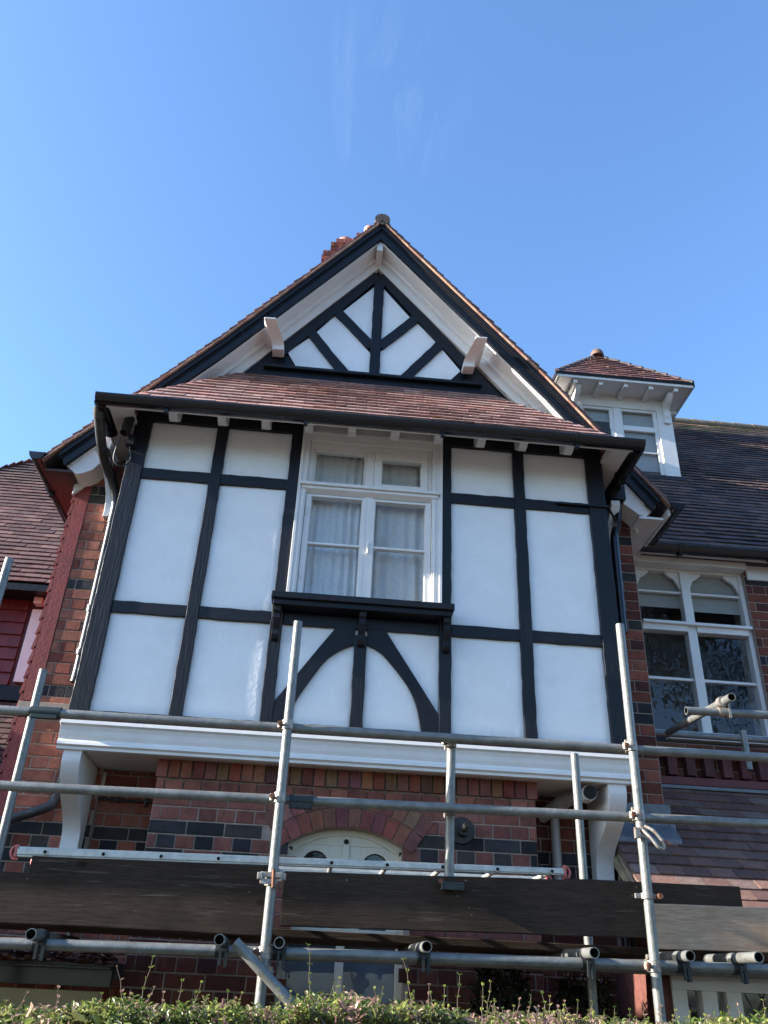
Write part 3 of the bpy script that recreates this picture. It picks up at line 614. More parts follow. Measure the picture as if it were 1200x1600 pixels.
def gutter(pts, r=.058, name='gutter', par=H, brk=.9, mt=PLASTIC):
    m = MB(); n = 9
    for i in range(len(pts)-1):
        p, q = Vector(pts[i]), Vector(pts[i+1]); d = (q-p).normalized(); s = d.cross(Vector((0, 0, 1))).normalized(); z = Vector((0, 0, 1))
        prof = [(math.cos(math.pi+math.pi*k/n)*r, math.sin(math.pi+math.pi*k/n)*r*1.0) for k in range(n+1)]
        prof = [(-r-.004, .010), (-r-.004, 0)]+prof[1:-1]+[(r+.004, 0), (r+.004, .010)]
        A = [p+s*a+z*b_ for a, b_ in prof]+[p+s*a*.9+z*(b_+.006) for a, b_ in reversed(prof)]; B = [v+(q-p) for v in A]; k = len(A)
        m.add(A+B, [(j, (j+1) % k, k+(j+1) % k, k+j) for j in range(k)]+[list(range(k)), list(range(2*k-1, k-1, -1))], None, 0)
        cap = [s*a+z*b_ for a, b_ in prof]
        for e, dd in ((p, -d*.006), (q, d*.006)): m.add([e+t for t in cap]+[e+t+dd for t in cap], [list(range(len(cap)-1, -1, -1)), list(range(len(cap), 2*len(cap)))]+[(t, t+1, len(cap)+t+1, len(cap)+t) for t in range(len(cap)-1)])
        ln = (q-p).length; c = int(ln/brk)
        for j in range(c):
            o = p+d*(ln*(j+.5)/c)
            A = [o-d*.022+s*a*1.14+z*(b_*1.14) for a, b_ in prof]; B = [v+d*.044 for v in A]; k = len(A)
            m.add(A+B, [(t, t+1, k+t+1, k+t) for t in range(k-1)]+[list(range(k)), list(range(2*k-1, k-1, -1))], None, 0)
            m.box(o.x-.014 if abs(d.x) > .5 else o.x-.02, o.x+.014 if abs(d.x) > .5 else o.x+.02, o.y-.012, o.y+.03, o.z-r-.03, o.z-r*.8)
    return m.build(name, mt, par, .0015)
gutter([(-1.845, -.38, 5.37), (2.305, -.38, 5.365)], r=.052); gutter([(2.285, -.325, 5.36), (2.285, .38, 5.34)], r=.052, name='gutter', brk=.5)
gutter([(-1.825, -.325, 5.365), (-1.825, .05, 5.36)], brk=.5, r=.052)
gutter([(-2.375, .14, 5.165), (-2.375, 2.2, 5.165)]); gutter([(2.765, .14, 5.175), (2.765, .80, 5.17)])
m = MB(); m.box(-2.32, -2.11, .24, 2.2, 5.075, 5.095); m.box(-2.335, -2.315, .2, 2.2, 5.10, 5.17); m.build('painted_eaves', mat('brown_painted_soffit', (.065, .034, .030), .5, nscale=6, namt=.2), H)
m = MB(); m.box(2.47, 2.67, .24, 1.0, 5.075, 5.095); m.box(2.70, 2.72, .2, 1.0, 5.10, 5.16); m.build('painted_eaves', WHITE, H)
# --- downpipes
def bend(c, k=5): 
    o = []
    for i in range(len(c)-1):
        p = [Vector(c[max(0, i-1)]), Vector(c[i]), Vector(c[i+1]), Vector(c[min(len(c)-1, i+2)])]
        for j in range(k):
            t = j/k; o.append(.5*((2*p[1])+(-p[0]+p[2])*t+(2*p[0]-5*p[1]+4*p[2]-p[3])*t*t+(-p[0]+3*p[1]-3*p[2]+p[3])*t**3))
    return o+[Vector(c[-1])]
m = MB(); m.tube([(-1.85, -.27, 5.36), (-1.855, -.22, 5.29)], [.05, .042], 12); m.tube(bend([(-1.855, -.22, 5.31), (-1.85, -.05, 5.20), (-1.84, .12, 5.12), (-1.80, .22, 5.06)]), .038, 12)
m.tube([(-1.855, .03, 5.185), (-1.84, .09, 5.15)], .047, 12); m.tube(bend([(-1.80, .22, 5.06), (-1.77, .30, 4.98), (-1.745, .33, 4.86), (-1.745, .34, 4.7)]), .034, 12)
m.tube([(-1.745, .34, 4.72), (-1.745, .35, 3.52), (-1.745, .34, 3.42)], .030, 12); m.tube([(-1.745, .345, 3.95), (-1.745, .345, 4.0)], .038, 12); m.tube([(-1.745, .345, 3.62), (-1.745, .345, 3.66)], .038, 12)
m.build('downpipe', OLDPIPE, H)
m = MB(); m.tube([(-1.70, .42, 3.42), (-1.70, .42, 2.72), (-1.715, .40, 2.62)], .030, 12); m.tube(bend([(-1.715, .40, 2.62), (-1.76, .38, 2.575), (-2.02, .36, 2.47), (-2.3, .36, 2.38)]), .032, 12); m.tube([(-1.70, .42, 2.74), (-1.70, .42, 2.78)], .038, 12)
m.build('waste_pipe', OLDPIPE, H)
m = MB(); m.box(2.24, 2.36, .20, .36, 5.22, 5.38); m.tube([(2.30, .26, 5.23), (2.30, .27, 5.10)], .036, 12); m.tube(bend([(2.30, .27, 5.12), (2.28, .25, 5.0), (2.215, .15, 4.86), (2.19, .12, 4.72), (2.18, .12, 4.0)]), .034, 12)
m.tube([(2.13, .02, 5.02), (2.24, .18, 5.0)], .010, 8); m.box(1.70, 2.12, -.035, -.018, 4.985, 5.0)
m.build('downpipe', PLASTIC, H)
# --- wall fittings
m = MB(); m.box(-1.575, -1.43, .478, .494, 2.70, 2.85); [m.box(-1.55, -1.455, .470, .477, 2.722+i*.018, 2.732+i*.018) for i in range(6)]
m.build('air_vent', CREAM, H, .002)
m = MB(); m.tube([(-1.503, .4705, 2.775), (-1.503, .4775, 2.775)], .042, 18); m.build('vent_opening', HOLE, H)
m = MB(); m.tube([(-1.52, .47, 2.675), (-1.08, .47, 2.67)], .008, 8); m.box(-1.14, -1.125, .455, .495, 2.64, 2.70); m.box(-1.33, -1.318, .455, .495, 2.655, 2.69); m.build('wall_rod', DKSTEEL, H)
m = MB(); m.tube([(.958, .085, 2.54), (.958, .098, 2.54)], [.078, .084], 28); m.tube([(.962, .02, 2.542), (.962, .09, 2.54)], .040, 20, mi=0); m.tube([(.962, -.03, 2.548), (.962, .04, 2.545)], .024, 18, hollow=.75)
m.build('flue_terminal', [RUBBER, HOLE], H)
m = MB(); m.tube([(1.665, .43, 2.10), (1.665, .43, 2.74)], .032, 14); m.build('drain_pipe', PVCG, H)
m = MB(); m.tube([(1.60, .44, 2.42), (1.73, .44, 2.42)], .006, 6); m.build('pipe_clip', DKSTEEL, H)
m = MB(); m.tube(bend([(1.58, .46, 2.72), (1.655, .36, 2.775), (1.73, .26, 2.81), (1.80, .10, 2.812)]), .045, 16); m.tube([(1.665, .33, 2.775), (1.69, .30, 2.79)], .052, 16); m.build('boiler_flue', PVCG, H)
m = MB(); m.tube([(1.80, .12, 2.812), (1.795, .02, 2.812)], .050, 18, hollow=.86); m.tube([(1.795, .016, 2.812), (1.795, .03, 2.812)], .042, 18, mi=1); m.build('flue_cap', [PVCW, HOLE], H)

# ================================================================ RIGHT WING
Wg = thing('brick_house', 'dark red brick wing right of the gable with hipped dormer and tall white window', 'house')
WY = 1.05
# y 1.05 wall pieces around the window 2.70..3.69 x 3.50..5.10
m = MB(); wd = lambda r, k, z: 4.92 < z < 5.0 or 4.12 < z < 4.2 or 3.36 < z < 3.45
bricks(m, 2.47, 2.70, 0, 5.10, 1.0, DEEP, wd); bricks(m, 3.70, 7.5, 0, 5.12, 1.0, DEEP, wd); bricks(m, 2.70, 3.70, 0, 3.46, 1.0, DEEP, None)
m.build('wing_brickwork', BRICK, Wg)
m = MB(); m.box(2.47, 2.70, 1.006, 1.3, 0, 5.3); m.box(3.70, 7.5, 1.006, 1.3, 0, 5.3); m.box(2.70, 3.70, 1.006, 1.3, 0, 3.46); m.box(2.7, 3.7, 1.05, 1.3, 5.1, 5.3); m.build('mortar_bed', MORTAR, Wg)
b = MB(); b.box(2.5, 7.5, 1.6, 1.7, 0, 5.3); b.build('inner_wall', ROOM, Wg)
m = MB(); m.box(2.47, 7.5, .86, 1.0, 5.115, 5.14); m.box(2.47, 3.70, .93, 1.045, 5.05, 5.112); m.box(3.72, 7.5, .975, .998, 4.97, 5.11); m.build('eaves_boards', WHITE, Wg, .003)
WW = bpy.data.objects.new('window', None); COL.objects.link(WW); WW.parent = Wg
m = MB(); m.box(2.66, 2.715, 1.05, 1.13, 3.52, 5.10); m.box(3.665, 3.74, 1.05, 1.13, 3.52, 5.10); m.box(2.715, 3.665, 1.05, 1.13, 5.03, 5.10)
m.box(3.12, 3.20, 1.045, 1.13, 3.55, 5.03); m.box(2.715, 3.12, 1.03, 1.12, 4.445, 4.515); m.box(3.20, 3.665, 1.03, 1.12, 4.445, 4.515); m.box(2.715, 3.69, 1.0, 1.05, 4.50, 4.525)
for (a, c) in ((2.715, 3.12), (3.20, 3.665)):
    m.box(a, c, 1.07, 1.11, 4.822, 4.84); m.box(a, c, 1.07, 1.11, 4.012, 4.035); m.box(a, c, 1.055, 1.12, 3.55, 3.575)
    for (xx, s) in ((a, 1), (c, -1)):        # shaped spandrels at the head of each light
        A = [(xx, 5.03), (xx+s*.02, 5.03), (xx+s*.06, 5.03), (xx+s*.11, 5.03), (xx+s*.125, 5.03)]; B_ = [(xx, 4.86), (xx+s*.02, 4.90), (xx+s*.045, 4.955), (xx+s*.09, 4.985), (xx+s*.125, 5.015)]
        band(m, A, B_, 1.068, 1.10)
m.build('window_frame', WHITE, WW, .002)
box('window_sill', WHITE, WW, 2.80, 3.76, .97, 1.06, 3.485, 3.548)
for (a, c) in ((2.715, 3.12), (3.20, 3.665)):
    for (z0, z1) in ((3.575, 4.012), (4.035, 4.445), (4.515, 4.822), (4.84, 5.03)):
        m = MB(); m.box(a, c, 1.088+jit(.001), 1.093, z0, z1); m.build('glass_pane', GLASSF, WW)
m = MB(); m.box(3.70, 7.4, .985, 1.0, 3.38, 3.44); m.box(2.55, 7.4, .90, .999, 3.345, 3.385); m.build('string_course', mat('dark_moulded_brick', (.09, .04, .038), .7, nscale=30, namt=.3, bump=.002), Wg, .003)
m = MB(); x = 2.74
while x < 6.2:
    m.box(x, x+.075, .93, .999, 3.19, 3.34, tuple(q*R_.uniform(.7, 1.2) for q in (.12, .055, .05))); x += .148
m.build('dentil_course', BRICK, Wg, .003)
box('painted_fascia', REDD, Wg, 2.47, 7.4, .93, .999, 3.115, 3.175)
# roof of the wing
E0, E1 = (.86, 5.16), (3.9, 8.95)
v = Vector((0, E1[0]-E0[0], E1[1]-E0[1])); rows = int(v.length/.1); wr = MB()
def wcol(r, x):
    if r > rows-5: return [(.25, .14, .09), (.30, .18, .11), (.22, .14, .07), (.16, .13, .05)]
    return TD
def wr_rng(r): return (max(2.45, 2.72-(r*.1)*.0), 7.6)
tiles(wr, (0, E0[0], E0[1]), (1, 0, 0), v, rows, lambda r: (2.55, 8.0), TD, colf=wcol)
wr.build('roof_tiles', TILE, Wg)
m = MB(); m.prism([(E0[0]+.05, E0[1]-.05), (E1[0], E1[1]-.05), (6.8, 5.1)], -1.6, 8.0, axis='x'); m.build('roof_core', ROOM, Wg)
m = MB(); x = .5
while x < 8.0: m.tube([(x, 3.9, 8.94), (x+.29, 3.9, 8.94)], [.085, .08], 12); x += .3
m.build('ridge_tiles', mat('mossy_ridge_tile', (.12, .10, .075), .9, nscale=30, namt=.4, bump=.008, bscale=50, spots=[((.35, .30, .12), 10, .55, .7, .8)]), Wg)
gutter([(2.62, .80, 5.135), (7.6, .80, 5.16)], par=Wg, brk=.82)
# dormer
DY = 2.2
DM = bpy.data.objects.new('dormer', None); COL.objects.link(DM); DM.parent = Wg
m = MB(); m.box(3.685, 3.86, DY-.02, DY+.05, 6.80, 7.76); m.box(2.60, 2.785, DY-.02, DY+.05, 6.80, 7.76); m.box(2.60, 3.86, DY-.015, DY+.05, 7.76, 8.0); m.box(2.785, 3.685, DY-.01, DY+.04, 6.78, 6.845)
m.box(3.155, 3.245, DY-.012, DY+.04, 6.845, 7.76); m.box(3.83, 3.858, DY+.05, 3.6, 6.5, 8.0); m.box(2.60, 2.63, DY+.05, 3.6, 6.5, 8.0)
m.build('dormer_walls', WHITE, DM, .004)
m = MB()
for (a, c) in ((2.785, 3.155), (3.245, 3.685)):
    m.box(a, a+.02, DY, DY+.035, 6.845, 7.76); m.box(c-.045, c, DY, DY+.035, 6.845, 7.76); m.box(a+.02, c-.045, DY, DY+.035, 7.725, 7.76); m.box(a+.02, c-.045, DY-.004, DY+.035, 7.445, 7.515); m.box(a+.02, c-.045, DY, DY+.035, 7.14, 7.158)
m.build('dormer_window', WHITE, DM, .002)
m = MB()
for (a, c) in ((2.80, 3.15), (3.25, 3.645)): m.box(a, c, DY+.018, DY+.022, 6.845, 7.73)
m.build('glass_pane', GLASS, DM)
box('lead_apron', PLASTIC, DM, 2.58, 3.88, DY-.10, DY+.02, 6.70, 6.775)
dz = 8.0; ov = .30; dx0, dx1, dyf = 2.42, 4.05, DY-ov; apx, apz, apy = 3.17, 8.84, DY+.35
m = MB(); m.box(dx0+.03, dx1-.03, dyf+.02, 3.9, 7.925, 7.945); m.box(dx0, dx1, dyf, dyf+.02, 7.92, 7.975); m.box(dx0, dx0+.02, dyf+.021, 3.4, 7.92, 7.975); m.box(dx1-.02, dx1, dyf+.021, 3.4, 7.92, 7.975)
for x in (2.62, 2.92, 3.22, 3.52, 3.82): m.box(x, x+.05, dyf+.03, DY-.021, 7.87, 7.924)
for y in (2.35, 2.65): m.box(3.862, dx1-.03, y, y+.05, 7.87, 7.924)
m.build('dormer_eaves', WHITE, DM, .003)
for x in (2.66, 3.76):
    m = MB(); c = fine([(DY-.021, 7.62), (DY-.05, 7.66), (DY-.08, 7.74), (DY-.17, 7.80), (DY-.24, 7.87)], 4); m.prism([(DY-.021, 7.87)]+c, x, x+.06, axis='x'); m.box(x-.005, x+.065, DY-.05, DY-.021, 7.57, 7.62); m.build('dormer_bracket', WHITE, DM, .002)
b = MB(); v = Vector((0, apy-dyf, apz-7.97)); rw = 11
tiles(b, (0, dyf, 7.975), (1, 0, 0), v, rw, lambda r: (dx0+(apx-dx0)*(r+.75)/rw, dx1+(apx-dx1)*(r+.75)/rw), TP, gauge=v.length/rw)
for xe in (dx0, dx1):
    v = Vector((apx-xe, 0, apz-7.97)); rw2 = max(6, int(v.length/.1))
    tiles(b, (xe, dyf, 7.975), (0, 1, 0), v, rw2, lambda r: ((apy-dyf)*(r+1.1)/rw2, 2.0), TP, gauge=v.length/rw2)
b.build('dormer_roof', TILE, DM)
m = MB()
for xe in (dx0, dx1):
    for i in range(8):
        P = lambda t: Vector((xe+(apx-xe)*t, dyf+(apy-dyf)*t, 7.985+(apz-7.97)*t)); m.tube([P(i/8)+Vector((0, 0, .01)), P((i+1.2)/8)], [.03, .02], 8)
m.tube([(apx, apy-.05, apz), (apx, apy+1.4, apz)], .07, 12); m.build('dormer_hip_tiles', mat('dark_hip_tile', (.07, .05, .05), .7, nscale=30, namt=.3), DM)
m = MB(); m.tube([(apx, apy-.03, apz-.02), (apx, apy-.03, apz+.03), (apx, apy-.03, apz+.07), (apx, apy-.03, apz+.095)], [.085, .082, .06, .01], 14); m.build('ridge_knob', mat('ridge_clay', (.13, .08, .065), .8, nscale=30, namt=.4, bump=.003), DM)
m = MB(); m.box(dx0, dx1, dyf-.012, dyf-.002, 7.955, 7.99); m.box(dx1+.001, dx1+.012, dyf-.01, 3.4, 7.93, 7.99); m.box(dx0-.012, dx0-.001, dyf-.01, 3.4, 7.93, 7.99); m.build('dormer_drip_edge', BLACK, DM)
# lean-to porch in front of the wing
P0, P1 = (-.50, 1.90), (1.0, 3.10); v = Vector((0, P1[0]-P0[0], P1[1]-P0[1])); rows2 = int(v.length/.112)
LT = MB(); y_at = lambda r: P0[0]+v.normalized().y*r*.112
tiles(LT, (0, P0[0], P0[1]), (1, 0, 0), v, rows2, lambda r: (2.03 if y_at(r) < .36 else 2.47, 7.0), [(.155, .085, .070), (.13, .074, .064), (.175, .10, .08), (.11, .066, .058), (.16, .11, .095)], gauge=v.length/rows2, w=.17, th=.014)
LT.build('porch_roof_tiles', TILE, Wg)
m = MB(); m.prism([(P0[0]+.04, P0[1]-.04), (P1[0], P1[1]-.04), (P1[0], 1.88), (P0[0]+.04, 1.86)], 2.48, 7.0, axis='x'); m.prism([(P0[0]+.04, P0[1]-.04), (.44, 2.61), (.44, 2.52), (P0[0]+.04, 1.84)], 2.045, 2.479, axis='x'); m.build('porch_roof_core', MORTAR, Wg)
m = MB(); m.prism([(.30, 2.60), (.44, 2.72), (.44, 2.56), (.30, 2.52)], 2.0, 2.5, axis='x'); m.box(2.0, 2.5, .425, .44, 2.7, 2.85); m.prism([(.42, 2.74), (1.0, 3.16), (1.0, 3.10), (.42, 2.66)], 2.472, 2.52, axis='x'); m.box(2.5, 7, .93, .998, 3.085, 3.112); m.build('lead_flashing', LEADM, Wg, .003)
m = MB(); m.prism([(P0[0]+.02, P0[1]-.07), (.43, 2.57), (.43, 2.49), (P0[0]+.02, 1.80)], 2.02, 2.042, axis='x'); m.box(2.02, 7, -.485, -.465, 1.80, 1.88); m.build('porch_fascia', CREAMD, Wg, .002)
PW = bpy.data.objects.new('porch_window', None); COL.objects.link(PW); PW.parent = Wg
m = MB()
m.box(2.05, 7, -.36, -.24, 1.70, 1.78)
for x in (2.05, 2.22, 2.36, 2.66, 2.98, 3.30): m.box(x, x+.085, -.35, -.25, 1.0, 1.70)
m.box(2.05, 7, -.37, -.23, 1.44, 1.50)
m.build('window_frame', WHITE, PW, .003)
m = MB(); m.box(2.06, 6.9, -.30, -.295, .9, 1.70); m.build('glass_pane', GLASSF, PW)
m = MB()
for i in range(14):
    for s in (1, -1):
        x = 2.5+i*.085; m.tube([(x, -.305, 1.50), (x+s*.1, -.305, 1.70)], .003, 5)
m.build('leading', LEADING, PW)
m = MB(); bricks(m, 2.05, 7, 0, 1.44, -.34, DEEP); m.box(2.0, 2.049, -.34, .44, 0, 1.80, (.13, .05, .04)); m.build('porch_wall', BRICK, Wg); box('porch_wall_core', MORTAR, Wg, 2.05, 7, -.333, -.1, 0, 1.44)
m = MB(); m.box(2.06, 7, .3, .35, 0, 1.85); m.build('porch_inner_wall', ROOM, Wg)
m = MB(); m.tube([(2.07, .36, 2.45), (2.07, .36, 1.4)], .028, 10); m.tube([(2.13, .40, 2.6), (2.13, .40, 1.4)], .02, 10); m.build('drain_pipe', PLASTIC, Wg)

# ================================================================ LEFT NEIGHBOUR
NB = thing('red_tile_hung_house', 'plum roofed house with dark red tile hung wall, set back at the left edge', 'house')
NY = 2.5
m = MB(); E0n, E1n = (2.22, 4.96), (4.5, 7.78); v = Vector((0, E1n[0]-E0n[0], E1n[1]-E0n[1])); rows3 = int(v.length/.1)
def ncol(r, x): return TD if r > rows3-9 else [(.095, .048, .044), (.115, .058, .052), (.08, .042, .039), (.14, .08, .07), (.10, .06, .055)]
tiles(m, (0, E0n[0], E0n[1]), (1, 0, 0), v, rows3, lambda r: (-6.6+2.4*r/rows3, -2.16), TP, colf=ncol)
v2 = Vector((2.4, 0, E1n[1]-E0n[1])); r4 = int(v2.length/.1)
tiles(m, (-6.6, E0n[0], E0n[1]), (0, 1, 0), v2, r4, lambda r: ((E1n[0]-E0n[0])*r/r4, 4.5-(E1n[0]-E0n[0])*0*r/r4), TP, gauge=v2.length/r4)
m.build('roof_tiles', TILE, NB)
m = MB(); m.add([(-6.5, 2.3, 4.92), (-2.17, 2.3, 4.92), (-2.17, 6.7, 4.92), (-6.5, 6.7, 4.92), (-4.15, 4.5, 7.72), (-2.17, 4.5, 7.72)], [(0, 1, 5, 4), (0, 4, 3), (3, 4, 5, 2), (0, 3, 2, 1), (1, 2, 5)]); m.build('roof_core', ROOM, NB)
m = MB(); x = -4.2
while x < -2.3: m.tube([(x, 4.5, 7.76), (x+.29, 4.5, 7.76)], [.075, .07], 12); x += .3
m.build('ridge_tiles', mat('plum_ridge_tile', (.09, .05, .05), .8, nscale=20, namt=.3), NB)
m = MB(); m.box(-6.4, -2.16, NY+.03, NY+.2, 0, 4.95)
z = 4.02; r = 0
while z < 4.93:
    x = -6.4-(.1 if r % 2 else 0)
    while x < -3.02:
        w = .2; c = min(x+w-.003, -3.0)
        m.hexa([(x, NY-.012, z), (c, NY-.012, z), (c, NY+.03, z), (x, NY+.03, z), (x, NY+.015, z+.15), (c, NY+.015, z+.15), (c, NY+.03, z+.15), (x, NY+.03, z+.15)]); x += w
    z += .128; r += 1
m.build('hung_tile_wall', REDD, NB)
m = MB(); m.box(-2.95, -2.84, NY-.03, NY+.029, 4.05, 4.80); m.build('side_window', WHITE, NB, .004)
m = MB(); m.box(-6.5, -2.17, 2.20, 2.25, 4.88, 4.95); m.box(-6.5, -2.17, 2.25, NY+.03, 4.90, 4.92); m.box(-6.4, -2.16, NY-.06, NY+.028, 3.86, 4.0); m.build('eaves_boards', BLACK, NB)
b = MB(); b.box(-6.6, -4.3, -.4, 2.4, 0, 3.3); b.prism([(-6.8, 3.3), (-4.1, 3.3), (-5.45, 4.3)], -.6, 2.4, col=(.2, .08, .07)); b.build('added_sun_block', REDD, NB)  # unseen wing added to keep low sun off the wall under the deck
box('security_lamp', PVCW, NB, -2.93, -2.85, 2.38, 2.48, 4.83, 4.895)
m = MB(); v = Vector((0, 1.1, .95)); tiles(m, (0, 1.38, 2.90), (1, 0, 0), v, 14, lambda r: (-6.4, -2.16), TD); m.build('lower_roof_tiles', TILE, NB)
m = MB(); m.prism([(1.40, 2.86), (2.5, 3.80), (2.5, 0), (1.40, 0)], -6.4, -2.16, axis='x'); m.build('lower_wall', REDD, NB)

# ================================================================ LOW CANOPY, bottom left
CN = thing('entrance_canopy', 'low dark canopy with cream fascia under the left end of the scaffold', 'canopy')
m = MB(); m.box(-3.6, -1.02, -.02, .44, 1.62, 1.70); m.build('canopy_deck', DKSTEEL, CN)
m = MB(); m.box(-3.6, -1.05, -.05, -.021, 1.58, 1.70); m.box(-3.6, -1.05, -.12, -.051, 1.665, 1.68); m.build('gutter', PLASTIC, CN, .003)
m = MB(); m.box(-3.6, -1.10, -.03, .05, 1.44, 1.56); m.box(-1.22, -1.11, -.02, .04, 0, 1.439); m.build('fascia', CREAMD, CN, .004)
m = MB()
for i in range(1500):
    x = R_.uniform(-3.6, -1.05); y = R_.uniform(-.12, .30); z = 1.69+R_.random()**1.5*(.07+.03*math.sin(x*5))+max(0, y)*.12; s = R_.uniform(.015, .04)
    q = Matrix.Rotation(R_.uniform(0, 6.3), 3, 'Z') @ Matrix.Rotation(jit(.7), 3, 'X')
    col = R_.choice([(.12, .04, .03), (.17, .07, .04), (.08, .035, .028), (.2, .11, .07), (.06, .035, .03)])
    m.add([Vector((x, y, z))+q @ Vector(p) for p in ((-s, 0, 0), (0, -s*.55, .006), (s, 0, .002), (0, s*.55, .008))], [(0, 1, 2, 3)], col)
tag(m.build('leaf_litter', LITTER), 'heap of dead reddish brown leaves piled in the gutter of the low canopy', 'dead leaves', kind='stuff')

# ================================================================ CURTAINS, LAMP
def curtain(name, label, m_, x0, x1, z0, z1, y, folds, amp, cat='curtain', gather=0):
    b = MB(); n = folds*10; vs = []; K = 8
    for k in range(K+1):
        z = z0+(z1-z0)*k/K
        for i in range(n+1):
            t = i/n; vs.append((x0+(x1-x0)*t+.004*math.sin(k*.9+t*9), y+amp*math.sin(t*folds*2*math.pi+.5*math.sin(t*7))*(1-.45*k/K)+amp*.4*math.sin(t*folds*5.1), z))
    b.add(vs, [(k*(n+1)+i, k*(n+1)+i+1, (k+1)*(n+1)+i+1, (k+1)*(n+1)+i) for k in range(K) for i in range(n)], None, 0, True)
    return tag(b.build(name, m_), label, cat)
curtain('net_curtain', 'thin grey net curtain behind the left lights of the bay window', NET, -.24, .235, 4.03, 5.33, .09, 8, .012)
curtain('curtain', 'pleated grey curtain behind the right lights of the bay window', DRAPE, .25, .72, 4.03, 5.33, .095, 5, .018)
b = MB(); b.box(2.72, 3.12, 1.12, 1.125, 4.70, 5.03); b.box(3.20, 3.67, 1.12, 1.125, 4.68, 5.03); tag(b.build('window_blind', BLIND), 'half lowered pale blind in the tall white window of the brick wing', 'blind')
b = MB(); b.box(2.75, 3.7, DY+.045, DY+.05, 6.80, 7.76); tag(b.build('window_blind', BLIND), 'lowered pale blind behind the dormer window on the right roof', 'blind')
b = MB(); b.box(AX0, AX1, .30, .31, .9, 2.5); tag(b.build('window_blind', mat('blue_grey_blind', (.16, .20, .26), .7)), 'blue grey blind inside the arched ground floor window', 'blind')
m_ = thing('outdoor_light', 'small black outdoor lamp with looped cable at the top of the left corner post', 'lamp')
b = MB(); b.tube([(-1.66, -.10, 5.40), (-1.665, -.13, 5.24)], .038, 16, hollow=.8); b.build('lamp_body', [RUBBER, HOLE], m_)
b = MB(); b.box(-1.66, -1.60, -.075, -.019, 5.18, 5.27); b.tube([(-1.64, -.05, 5.22), (-1.655, -.12, 5.26)], .012, 8); b.build('lamp_bracket', RUBBER, m_)
b = MB(); b.tube(bend([(-1.63, -.04, 5.18), (-1.60, -.05, 5.06), (-1.655, -.06, 4.98), (-1.72, -.07, 5.04), (-1.70, -.10, 5.22)]), .006, 8); b.build('lamp_cable', RUBBER, m_)

# ================================================================ SCAFFOLD
SC = thing('scaffolding', 'galvanised tube scaffold with guard rails and rusty couplers standing in front of the jettied bay', 'scaffolding')
def stube(name, p, q, r=.0242, jitter=True): 
    b = MB(); b.tube([p, tuple((a+c)/2 for a, c in zip(p, q)), q], r, 20, hollow=.84); return b.build(name, [GALV, HOLE], SC)
yF = -1.15; yR = -1.095
stube('standard', (-.172, yF, 0), (-.168, yF, 3.381)); stube('standard', (1.655, yF, 0), (1.672, yF, 3.507)); stube('standard', (-1.875, yF+.15, 0), (-1.871, yF+.15, 3.706))
stube('standard', (-1.665, -.50, 0), (-1.69, -.50, 3.22)); stube('standard', (1.555, -.50, 0), (1.55, -.50, 2.92)); stube('standard', (.700, -1.02, 2.05), (.712, -1.02, 2.80))
stube('guard_rail', (-3.4, yR, 2.795), (3.6, yR, 2.812)); stube('guard_rail', (-3.4, yR, 2.408), (3.6, yR, 2.474))
stube('ledger', (-3.4, yR, 1.712), (3.6, yR, 1.806)); stube('ledger', (-3.4, -.50, 1.74), (3.6, -.50, 1.80))
for (x, z, yf) in ((-1.196, 1.774, -1.27), (-.373, 1.790, -1.27), (-.108, 1.793, -1.20), (.564, 1.805, -1.25), (1.347, 1.815, -1.24), (1.812, 1.823, -1.22), (2.09, 1.826, -1.33)):
    stube('transom', (x, yf, z), (x-.02, -.35, z+.012))
stube('brace', (-.306, -1.215, 1.786), (.55, -1.215, 1.08))
stube('guard_rail', (2.20, -.70, 3.172), (4.2, -.70, 3.20)); stube('transom', (2.42, -.86, 3.222), (2.60, .60, 3.40)); stube('standard', (3.17, .50, 3.15), (3.17, .50, 3.44))
stube('guard_rail', (2.2, .52, 3.385), (4.4, .52, 3.385))
def coupler(p, ax1, ax2, rust=True, spin=0, swivel=False):
    """a collar round each of two tubes, a hinge block and a bolt with its nut"""
    b = MB(); p = Vector(p); a1 = Vector(ax1).normalized(); a2 = Vector(ax2).normalized(); off = a1.cross(a2).normalized()
    if off.y > 0: off = -off
    f = p; k = p-off*.053
    b.tube([f-a1*.024, f+a1*.024], .0305, 16); b.tube([k-a2*.024, k+a2*.024], .0305, 16)
    s = a2 if abs(a2.x) > .5 else Vector((1, 0, 0))
    for sg, ctr, ax in ((-1, f, a1), (1, k, a2)):
        side = (s if ax is a1 else Vector((0, 0, 1)))
        c = ctr+side*sg*.038+off*.006
        b.tube([c-off*.028, c+off*.038], .0075, 8, mi=1); b.tube([c+off*.020, c+off*.036], .0135, 6, mi=1)
        b.tube([c-ax*.016, c+ax*.016], .013, 8, mi=0)
    return b.build('coupler', [CLAMP, RUST], SC, 0)
X, Zx = (1, 0, 0), (0, 0, 1)
for (x, z) in ((-.170, 2.802), (-.172, 2.437), (-.172, 1.752), (1.664, 2.806), (1.662, 2.455), (1.659, 1.776)): coupler((x, yF, z), Zx, X)
for (x, z) in ((.705, 2.795), (.704, 2.446)): coupler((x, -1.05, z), Zx, X)
for (x, z) in ((-1.196, 1.742), (-.373, 1.752), (-.108, 1.757), (.564, 1.766), (1.347, 1.777), (1.812, 1.783), (2.09, 1.787)):
    b = MB(); b.tube([(x, -1.12, z+.033), (x, -1.07, z+.033)], .031, 14); b.tube([(x-.026, yR, z), (x+.026, yR, z)], .031, 14); b.box(x+.018, x+.034, -1.125, -1.10, z-.065, z+.02); b.box(x-.006, x+.006, -1.14, -1.128, z-.06, z+.01)
    b.build('coupler', [DKSTEEL], SC)
